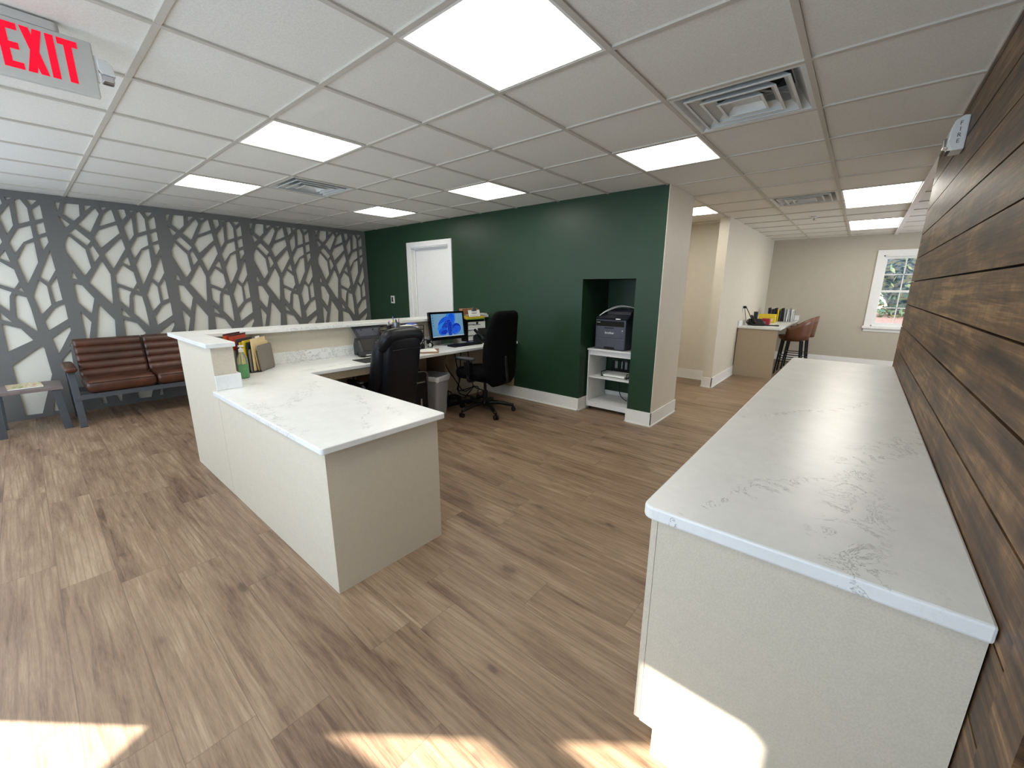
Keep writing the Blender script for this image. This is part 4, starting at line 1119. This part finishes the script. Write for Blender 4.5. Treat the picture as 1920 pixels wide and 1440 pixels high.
b = BM(); tube(b, [(0,-.025,.06),(0,-.030,.06)], .014, 16); obj('lens', b, 'chrome', h)
t = thing('headset', 'black headset with white ear pads lying beside the webcam', 'headset', (1.80, 2.18, .7555))
b = BM(); tube(b, spline([(-.06,0,.03),(-.055,.01,.07),(0,.02,.095),(.055,.01,.07),(.06,0,.03)], 6), .006, 8); obj('headband', b, 'black', t, smooth=True)
for sg in (-1,1):
    b = BM(); tube(b, [(sg*.05,0,.03),(sg*.072,0,.03)], .028, 16); e = obj('ear_cup', b, 'black', t)
    b = BM(); tube(b, [(sg*.042,0,.03),(sg*.049,0,.03)], .022, 16); obj('ear_pad', b, 'paper', e)
t = thing('clipboard', 'brown clipboard lying flat on the desk between the two chairs', 'clipboard', (1.66, 1.985, .7555), math.radians(-40))
b = BM(); prism(b, rrect(-.115,.115,-.16,.16,.008), 'z', 0, .004); obj('board', b, 'brown', t)
b = BM(); box(b, -.05,.05,.135,.158,.004,.012); obj('clip', b, 'chrome', t)
t = thing('paper_stack', 'white sheets lying on the brown clipboard', 'paper', (1.665, 2.02, .7600), math.radians(-30))
b = BM(); box(b, -.10,.10,-.12,.12,0,.004); obj('sheets', b, 'paper', t)
b = BM(); box(b, -.05,.05,-.06,.06,0,.002); s2 = obj('note', b, 'paper', t, loc=(.02,.03,.0045), rot=(0,0,.5))

# ---- paper tower right of the computer
t = thing('file_organizer', 'black tiered file organizer beside the blue screen', 'file organizer', (2.655, 2.30, .7555), 0)
b = BM(); box(b, -.155,-.148,-.06,.055,0,.30); box(b, .148,.155,-.06,.055,0,.30); box(b, -.155,.155,.050,.055,0,.30); obj('frame', b, 'black', t)
for z in (.004,.07,.14,.21,.285):
    b = BM(); box(b, -.148,.148,-.06,.050,z,z+.006); obj('shelf', b, 'black', t)
b = BM(); box(b, -.13,.21,-.05,.055,.325,.345); tag(obj('box_lid', b, 'plasticwhite', None, loc=(2.67,2.30,.7555), bevel=.003), 'white box lid on top of the file organizer', 'box lid')
def sheet_thing(name, lab, cat, loc, rz, w, h, tiltd, mat='paper', clip=None, lines=True, base=None):
    q = thing(name, lab, cat, loc, 0); q.rotation_euler = (math.radians(tiltd), 0, rz)
    b = BM(); prism(b, rrect(-w/2,w/2,0,h,.004), 'y', 0, .002); obj('sheet', b, mat, q)
    if base:
        b = BM(); prism(b, rrect(-w/2-.006,w/2+.006,-.004,h+.008,.006), 'y', .0025, .0065); obj('board', b, base, q)
    if lines:
        b = BM(); box(b, -w*.22, w*.22, -.0006, .0004, h-.045, h-.038); box(b, -w*.42, w*.42, -.0006, .0004, h-.07, h-.068); obj('printed_line', b, 'darkgrey', q)
    if clip:
        b = BM(); prism(b, [(-.045,h-.012),(.045,h-.012),(.02,h+.018),(.008,h+.035),(-.008,h+.035),(-.02,h+.018)], 'y', -.012, -.001); obj('clip', b, clip, q)
    return q
sheet_thing('calendar_sheet', 'white printed sheets with a black clip hanging on the file organizer front', 'paper', (2.665,2.236,.7575), math.radians(-6), .285, .245, 0, clip=None)
b = BM(); box(b, -.014,.014,-.006,.003,.205,.232); tag(obj('binder_clip', b, 'black', None, loc=(2.665,2.230,.7675)), 'black binder clip at the top of the hanging white sheets', 'clip')
t = thing('folder', 'yellow folder stack sloping on the file organizer under the clipboard', 'folder', (2.64,2.30,.7555+.250)); t.rotation_euler = (math.radians(12),0,math.radians(-4))
b = BM(); prism(b, rrect(-.155,.15,-.085,.05,.006), 'z', 0, .024); obj('cover', b, 'yellow', t)
b = BM(); box(b, -.15,.145,-.090,-.0855,-.004,.008); obj('green_edge', b, emit and plain('green_folder', srgb(90,150,50), .6), t)
t.location.z = .7555+.300
sheet_thing('clipboard', 'upright clipboard with a white sheet and grey clip on the file organizer', 'clipboard', (2.62,2.225,.7555+.315), math.radians(-4), .19, .085, -14, clip='metal', base='brown')
t = thing('cardboard_box', 'brown cardboard box at the back on the file organizer', 'box', (2.60,2.315,.7555+.346), math.radians(-4))
b = BM(); box(b, -.13,.12,-.035,.035,0,.07); obj('carton', b, 'brown', t, bevel=.002)
t = thing('pen_cup', 'dark cup of clips and pens behind the computer screen', 'pen cup', (2.50,2.30,.7555+.346))
t.location = (2.515,2.27,1.075+.001); t.location.y = 2.40
b = BM(); lathe(b, [(.03,0),(.032,.06),(.029,.06),(.028,.003)], seg=18); obj('cup', b, 'darkgrey', t)
for k, (mm, lb) in enumerate((('black','black pen in the dark cup behind the screen'),('metal','silver pen in the dark cup behind the screen'),('redfile','red pen in the dark cup behind the screen'))):
    b = BM(); tube(b, [(2.515+.008*(k-1),2.40,1.082),(2.515+.02*(k-1),2.40,1.165-.01*k)], .005, 8); tag(obj('pen', b, mm, None), lb, 'pen', 'pens in the dark cup')
t = thing('desk_phone', 'black desk phone by the file organizer, partly behind the task chair', 'telephone', (2.62, 2.08, .7555), math.radians(-12))
b = BM(); prism(b, [(-.10,0),(.10,0),(.10,.07),(.05,.10),(-.10,.02)], 'x', -.09, .11); ph = obj('base', b, 'black', t, bevel=.005)
b = BM(); q = spline([(-.065,-.10,.05),(-.065,-.06,.085),(-.065,.04,.125),(-.065,.09,.15)], 5); tube(b, q, .019, 10); obj('handset', b, 'black', t, smooth=True)
b = BM(); prism(b, [(.02,.09),(.09,.12),(.095,.17),(.085,.17)], 'x', -.02, .10); obj('display', b, 'blackgloss', t)
b = BM(); box(b, -.06,.06,-.08,.0,0,.003); tag(obj('note_sheet', b, 'paper', None, loc=(2.47,2.07,.7555)), 'white note sheet lying between the keyboard and the phone', 'paper')
b = BM(); tube(b, spline([(2.53,2.12,.765),(2.48,2.16,.762),(2.42,2.17,.766),(2.38,2.14,.761)], 8), .004, 6); tag(obj('cable', b, 'blue', None), 'dark blue cable on the worktop left of the phone', 'cable')

# ================================================================= NICHE: trolley, printer, tray
t = thing('printer_cart', 'white wooden shelf cart standing in the green wall niche', 'cart', (3.30, .556, 0))
x0, x1, y0, y1 = -.17, .27, -.282, .282
b = BM(); box(b, x0-.015, x1, y0-.010, y1+.010, .722, .742); obj('top', b, 'cupboard', t, bevel=.003)
for y in (y0, y1-.016):
    b = BM(); box(b, x0, x1, y, y+.016, .035, .7215); obj('side_panel', b, 'cupboard', t)
b = BM(); box(b, x0+.01, x0+.025, y0+.017, y1-.017, .665, .7215); obj('top_rail', b, 'cupboard', t)
b = BM(); box(b, x0, x1, y0+.017, y1-.017, .395, .411); obj('shelf', b, 'cupboard', t)
b = BM(); box(b, x0, x1, y0+.017, y1-.017, .085, .101); box(b, x0+.003, x0+.018, y0+.017, y1-.017, .038, .0845); obj('bottom_shelf', b, 'cupboard', t)
for x in (x0+.04, x1-.04):
    for y in (y0+.03, y1-.03):
        b = BM(); lathe(b, [(.016,-.008),(.016,.008)], seg=14)
        for v in b.verts: v.co = Matrix.Translation((x,y,.017)) @ Matrix.Rotation(math.pi/2,4,'X') @ v.co
        tube(b, [(x,y,.017),(x,y,.036)], .006, 6); obj('caster', b, 'black', t)
t = thing('printer', 'dark grey office laser printer with a scanner lid, on the white cart', 'printer', (3.33, .585, .7425), 0)
# front faces -x; local x: -.18 front
b = BM(); box(b, -.18,.20,-.185,.185,.008,.345); bd = obj('body', b, 'printergrey', t, bevel=.008)
b = BM(); box(b, -.184,-.178,-.175,.175,.14,.262); obj('front_door', b, 'printergrey', t, bevel=.002)
b = BM(); box(b, -.1835,-.178,-.165,.175,.268,.328); obj('output_slot', b, 'darkslot', t)
b = BM(); box(b, -.184,-.178,-.18,.18,.012,.128); tr = obj('paper_tray', b, 'printergrey', t, bevel=.003)
b = BM(); box(b, -.186,-.183,-.065,.065,.012,.036); obj('tray_grip', b, 'darkslot', tr)
b = BM(); box(b, -.1855,-.184,-.045,.075,.245,.254); obj('door_grip', b, 'darkslot', t)
b = BM(); box(b, -.186,-.184,-.155,-.145,.22,.232); obj('power_button', b, 'plasticwhite', t)
text_mesh('brother', .036, 'paper', 'logo', t, (-.1862,.005,.195), (math.pi/2,0,-math.pi/2))
text_mesh('2-sided', .016, 'paper', 'marking', t, (-.1862,.15,.310), (math.pi/2,0,-math.pi/2))
b = BM(); prism(b, [(-.19,.346),(.20,.346),(.20,.40),(-.12,.40),(-.21,.362)], 'y', -.215, .175); sc = obj('scanner_unit', b, 'printerdark', t, bevel=.006)
b = BM(); prism(b, [(-.10,.401),(.19,.401),(.19,.455),(-.02,.455),(-.08,.43)], 'y', -.20, .09); obj('feeder', b, 'printerdark', t, bevel=.008)
b = BM(); prism(b, [(-.205,.366),(-.135,.398),(-.137,.401),(-.207,.369)], 'y', -.06, .06); obj('control_panel', b, 'darkgrey', sc)
b = BM(); box(b, -.212,-.208,-.13,-.075,.350,.361); obj('model_plate', b, 'paper', sc)
for k in range(2):
    b = BM(); tube(b, spline([(3.15,.73,1.125),(3.18,.66,1.175+.01*k),(3.25,.55,1.225+.012*k),(3.33,.46,1.225+.006*k),(3.40,.40,1.205)], 8), .0035, 6)
    tag(obj('cable', b, 'plasticwhite', None, smooth=True), ['lower white cable draped over the printer lid', 'upper white cable arching over the printer lid'][k], 'cable', 'white cables on the printer')
t = thing('letter_tray', 'black wire letter tray on the middle shelf of the white cart', 'letter tray', (3.33,.53,.4115))
b = BM()
for z in (.008,.055):
    tube(b, [(-.12,-.155,z),(-.12,.165,z)], .005, 6) if z < .02 else None
    tube(b, [(.15,-.155,z),(.15,.165,z)], .005, 6); tube(b, [(-.12,-.155,z),(.15,-.155,z)], .005, 6); tube(b, [(-.12,.165,z),(.15,.165,z)], .005, 6)
box(b, -.12,.15,-.155,.165,.002,.006); tube(b, [(-.12,-.155,.0),(-.12,-.155,.06)], .005,6); tube(b, [(-.12,.165,0),(-.12,.165,.06)], .005,6)
obj('tray', b, 'black', t)
b = BM()
for ya,yb,za,zb in ((-.16,.17,0,.045),(-.16,.17,.15,.16),(-.16,-.10,.045,.15),(.0,.03,.045,.15),(.13,.17,.045,.15)): box(b, .15,.156,ya,yb,za,zb)
obj('back_panel', b, 'black', t)
t = thing('paper_stack', 'white paper in the black letter tray on the cart', 'paper', (3.335,.53,.4185))
b = BM(); box(b, -.13,.12,-.13,.14,0,.02); obj('sheets', b, 'paper', t)
for k, y in enumerate((.715,.585)):
    t = thing('power_outlet', ['left wall outlet plate seen behind the letter tray in the niche', 'right wall outlet plate seen behind the letter tray in the niche'][k], 'outlet', (3.599,y,.495), 0, 'outlets in the niche')
    b = BM(); box(b, -.006,.0,-.038,.038,-.058,.058); obj('plate', b, 'plasticwhite', t, bevel=.002)
    b = BM(); tube(b, spline([(-.006,0,-.02),(-.02,0,-.02),(-.022,.01,-.06),(-.012,.02,-.09)], 4), .006, 6); obj('plug', b, 'black', t)
for k in range(2):
    b = BM(); tube(b, spline([(3.52,.60-.13*k,.30),(3.50,.58-.13*k,.16),(3.47,.52-.13*k,.108),(3.40,.44-.10*k,.107)], 8), .005, 6)
    tag(obj('cable', b, 'black', None, smooth=True), ['left black cord on the bottom shelf of the cart', 'right black cord on the bottom shelf of the cart'][k], 'cable', 'cords behind the cart')

# ================================================================= FAR ROOM
t = thing('far_desk', 'beige built-in desk panel and wall apron in the far room', 'desk', (0,0,0))
b = BM(); box(b, 6.55,6.57,-.612,-.043,0,.795); obj('end_panel', b, 'laminate_tan', t)
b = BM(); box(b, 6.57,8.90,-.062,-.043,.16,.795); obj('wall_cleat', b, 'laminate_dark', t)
b = BM(); box(b, 6.525,8.915,-.65,-.032,.7955,.825); tag(obj('worktop', b, 'quartz', None, bevel=.003), 'white stone worktop of the far room desk', 'worktop')
b = BM(); box(b, 6.53,8.915,-.052,-.032,.8255,.915); box(b, 8.895,8.915,-.65,-.053,.8255,.915); tag(obj('backsplash', b, 'quartz', None), 'low white stone upstand behind the far room desk', 'backsplash')
def bar_stool():
    t = thing('bar_stool', 'x', 'stool', (0,0,0), 0, 'stools at the far desk')
    # bucket shell opening to +y
    b = BM(); R = []
    seg = 22
    for z, w, d, top in ((.57,.30,.30,0),(.60,.40,.38,0),(.66,.45,.42,0)):
        R.append([(w/2*math.cos(2*math.pi*k/seg), d/2*math.sin(2*math.pi*k/seg), z) for k in range(seg)])
    loft(b, R); obj('seat', b, 'tanleather', t, smooth=True)
    b = BM(); rows = []
    A0, A1 = math.radians(180-18), math.radians(360+18)
    for f in (0,.25,.5,.75,1):
        row = []
        for k in range(19):
            a = A0+(A1-A0)*k/18; s = max(0, -math.sin(a)) ; hgt = .20+.17*s**.8
            z = .60+hgt*f; r = .225+.035*f
            row.append((r*math.cos(a), r*math.sin(a)*1.02, z))
        rows.append(row)
    inner = [[(x*.90, y*.90, z) for x, y, z in row] for row in rows]
    V = [[b.verts.new(p) for p in row] for row in rows]; W = [[b.verts.new(p) for p in row] for row in inner]
    n = 19
    for i in range(4):
        for k in range(n-1):
            b.faces.new((V[i][k],V[i][k+1],V[i+1][k+1],V[i+1][k])); b.faces.new((W[i][k+1],W[i][k],W[i+1][k],W[i+1][k+1]))
    for k in range(n-1):
        b.faces.new((V[4][k],V[4][k+1],W[4][k+1],W[4][k])); b.faces.new((V[0][k+1],V[0][k],W[0][k],W[0][k+1]))
    for i in range(4):
        b.faces.new((V[i][0],V[i+1][0],W[i+1][0],W[i][0])); b.faces.new((V[i+1][-1],V[i][-1],W[i][-1],W[i+1][-1]))
    obj('backrest', b, 'tanleather', t, smooth=True)
    for sx_ in (-1,1):
        for sy_ in (-1,1):
            b = BM(); tube(b, [(sx_*.13,sy_*.13,.585),(sx_*.175,sy_*.175,0)], [.017,.012], 8); obj('leg', b, 'black', t)
    b = BM(); q = .183
    for z, q in ((.22,.158),(.30,.153)):
        for a, c in (((-q,-q),(q,-q)),((q,-q),(q,q)),((q,q),(-q,q)),((-q,q),(-q,-q))): tube(b, [(a[0],a[1],z),(c[0],c[1],z)], .008, 6)
    obj('foot_ring', b, 'black', t)
    return t
s0 = bar_stool(); s0.location = (7.32,-.745,0); s0['label'] = 'nearer tan leather bucket stool with black legs at the far desk'
s1 = dup(s0, (7.90,-.775,0), 0, 'farther tan leather bucket stool, half hidden behind the nearer one')

Z = .8255
t = thing('desk_phone', 'black desk phone with dangling cord at the near end of the far desk', 'telephone', (6.92,-.235,Z), math.radians(-60))
b = BM(); prism(b, [(-.10,0),(.10,0),(.10,.09),(.07,.11),(-.10,.03)], 'x', -.10, .10); obj('base', b, 'black', t, bevel=.006)
b = BM(); tube(b, spline([(-.06,-.10,.05),(-.06,-.04,.10),(-.06,.05,.145),(-.06,.09,.15)], 5), .02, 10); obj('handset', b, 'black', t, smooth=True)
b = BM(); tube(b, spline([(.02,.1,.06),(.02,.16,.02),(-.04,.19,.05),(-.09,.14,.08),(-.12,.06,.04),(-.09,0,.02)], 6), .009, 6); obj('cord', b, 'black', t, smooth=True)
t = thing('power_outlet', 'white wall outlet with a black charger above the far desk', 'outlet', (6.78,-.031,1.11))
b = BM(); box(b, -.038,.038,-.006,0,-.058,.058); obj('plate', b, 'plasticwhite', t, bevel=.002)
b = BM(); box(b, -.02,.02,-.05,-.006,-.0,.04); obj('charger', b, 'black', t, bevel=.004)
b = BM(); tube(b, spline([(6.78,-.08,1.13),(6.80,-.12,1.05),(6.85,-.15,.97),(6.90,-.18,.90)], 6), .007, 6); tag(obj('cable', b, 'black', None, smooth=True), 'thick black cable from the far desk outlet to the phone', 'cable')
b = BM(); tube(b, spline([(6.77,-.06,1.12),(6.74,-.09,1.0),(6.73,-.12,.88),(6.80,-.15,.84)], 6), .005, 6); tag(obj('cable', b, 'black', None, smooth=True), 'thin black cable looping down left of the far desk phone', 'cable')
t = thing('phone_stand', 'slim dark grey upright stand on the far desk behind the phone', 'stand', (7.20,-.16,Z), 0)
b = BM(); box(b, -.03,.03,-.05,.03,0,.01); obj('foot', b, 'darkgrey', t)
b = BM(); box(b, -.006,.006,-.04,.02,.01,.22); obj('upright', b, 'darkgrey', t, rot=(0,math.radians(-8),0))
t = thing('yellow_box', 'bright yellow box on the far desk against the files', 'box', (7.75,-.27,Z), 0)
b = BM(); box(b, -.08,.08,-.13,.13,0,.155); obj('carton', b, 'yellow', t, bevel=.003)
b = BM(); box(b, -.082,-.08,-.10,.04,.02,.08); obj('pale_label', b, 'manila', t)
t = thing('red_box', 'small dark red box in front of the yellow box on the far desk', 'box', (7.30,-.32,Z), 0)
b = BM(); box(b, -.05,.05,-.06,.06,0,.10); obj('carton', b, 'redbox', t, bevel=.003)
b = BM(); box(b, -.052,-.0502,-.01,.05,.01,.05); obj('silver_label', b, 'metal', t)
t = thing('tray', 'shallow black tray with a white slip at the front of the far desk', 'tray', (7.0,-.45,Z), .1)
b = BM(); box(b, -.07,.07,-.11,.11,0,.015); obj('dish', b, 'black', t, bevel=.004)
b = BM(); box(b, -.03,.03,-.05,.03,.0152,.022); obj('slip', b, 'paper', t)
t = thing('file_rack', 'grey wire rack full of dark files on the far desk', 'file rack', (8.25,-.42,Z), 0)
b = BM()
for y in (-.20,.22): tube(b, [(-.12,y,0),(-.12,y,.20),(.12,y,.20),(.12,y,0)], .005, 6)
box(b, -.12,.12,-.20,.22,0,.006)
obj('frame', b, 'metal', t)
FM = ['black','darkgrey','folderdark','black','yellow','darkgrey','black','metal','plasticwhite','metal','plasticwhite']
FN = ['black','dark grey','dark green','second black','yellow','slate','third black','silver','white','pale silver','last white']
for k, mm in enumerate(FM):
    b = BM(); y = .19-.037*k; box(b, -.11,.11,-.011,.011,0,.245-.012*((k*5) % 3)); tag(obj('file', b, mm, None, loc=(8.25,-.42+y,Z+.007), rot=(math.radians(3*((k*7) % 3-1)),0,0)), FN[k]+' file standing in the wire rack on the far desk, '+('towards the wall' if k < 4 else 'mid rack' if k < 8 else 'at the stool end'), 'file', 'files in the far rack')

# ================================================================= LIGHT
def area(name, loc, rot, sx_, sy_, power, col):
    l = bpy.data.lights.new(name, 'AREA'); l.shape = 'RECTANGLE'; l.size = sx_; l.size_y = sy_; l.energy = power; l.color = col
    o = bpy.data.objects.new(name, l); COL.objects.link(o); o.location = loc; o.rotation_euler = rot
    return o
# area lamps standing in for daylight, added before the solid entrance wall
area('daylight_lamp_right', (-2.285, -.275, 1.275), (0, -math.pi/2, 0), 1.60, 2.6, DAY1, (.62,.79,1))
area('daylight_lamp_left', (-2.285, 3.45, 1.275), (0, -math.pi/2, 0), 1.60, 2.8, DAY2, (.66,.80,1))
# daylight lamp added at the far room's solid side wall; no window built
area('daylight_lamp_far', (6.9, -3.97, 1.4), (math.pi/2, 0, 0), 1.8, 1.3, DAY3, (.78,.88,1))
sun = bpy.data.lights.new('sun', 'SUN'); sun.energy = SUN; sun.angle = math.radians(.6); sun.color = (1,.95,.86)
so = bpy.data.objects.new('sun', sun); COL.objects.link(so)
d = Vector((.618, -.786, -.496)).normalized()
so.rotation_euler = d.to_track_quat('-Z', 'Y').to_euler()
w = bpy.data.worlds.new('sky'); S.world = w; w.use_nodes = True
bg = w.node_tree.nodes['Background']; bg.inputs['Color'].default_value = (.72,.84,1,1); bg.inputs['Strength'].default_value = WORLD

# ================================================================= CAMERA
cam = bpy.data.cameras.new('camera'); co = bpy.data.objects.new('camera', cam); COL.objects.link(co)
yaw, pitch, roll, F = 0.698843, -0.232806, 0.004317, 761.021
cam.sensor_width = 36; cam.lens = F/1920*36; cam.clip_start = .02; cam.clip_end = 200
f = Vector((math.cos(yaw)*math.cos(pitch), math.sin(yaw)*math.cos(pitch), math.sin(pitch)))
r = Vector((math.sin(yaw), -math.cos(yaw), 0)); u = r.cross(f)
r2 = r*math.cos(roll)+u*math.sin(roll); u2 = -r*math.sin(roll)+u*math.cos(roll)
mt = Matrix((r2, u2, -f)).transposed().to_4x4(); mt.translation = (-1.11313, -1.54285, 1.43283)
co.matrix_world = mt
S.camera = co
S.view_settings.view_transform = 'Standard'; S.view_settings.look = 'None'
S.view_settings.exposure = EXPO; S.view_settings.gamma = 1; S.view_settings.use_curve_mapping = False
S.cycles.max_bounces = 8; S.cycles.diffuse_bounces = 5; S.cycles.sample_clamp_indirect = 6
S.cycles.use_denoising = True
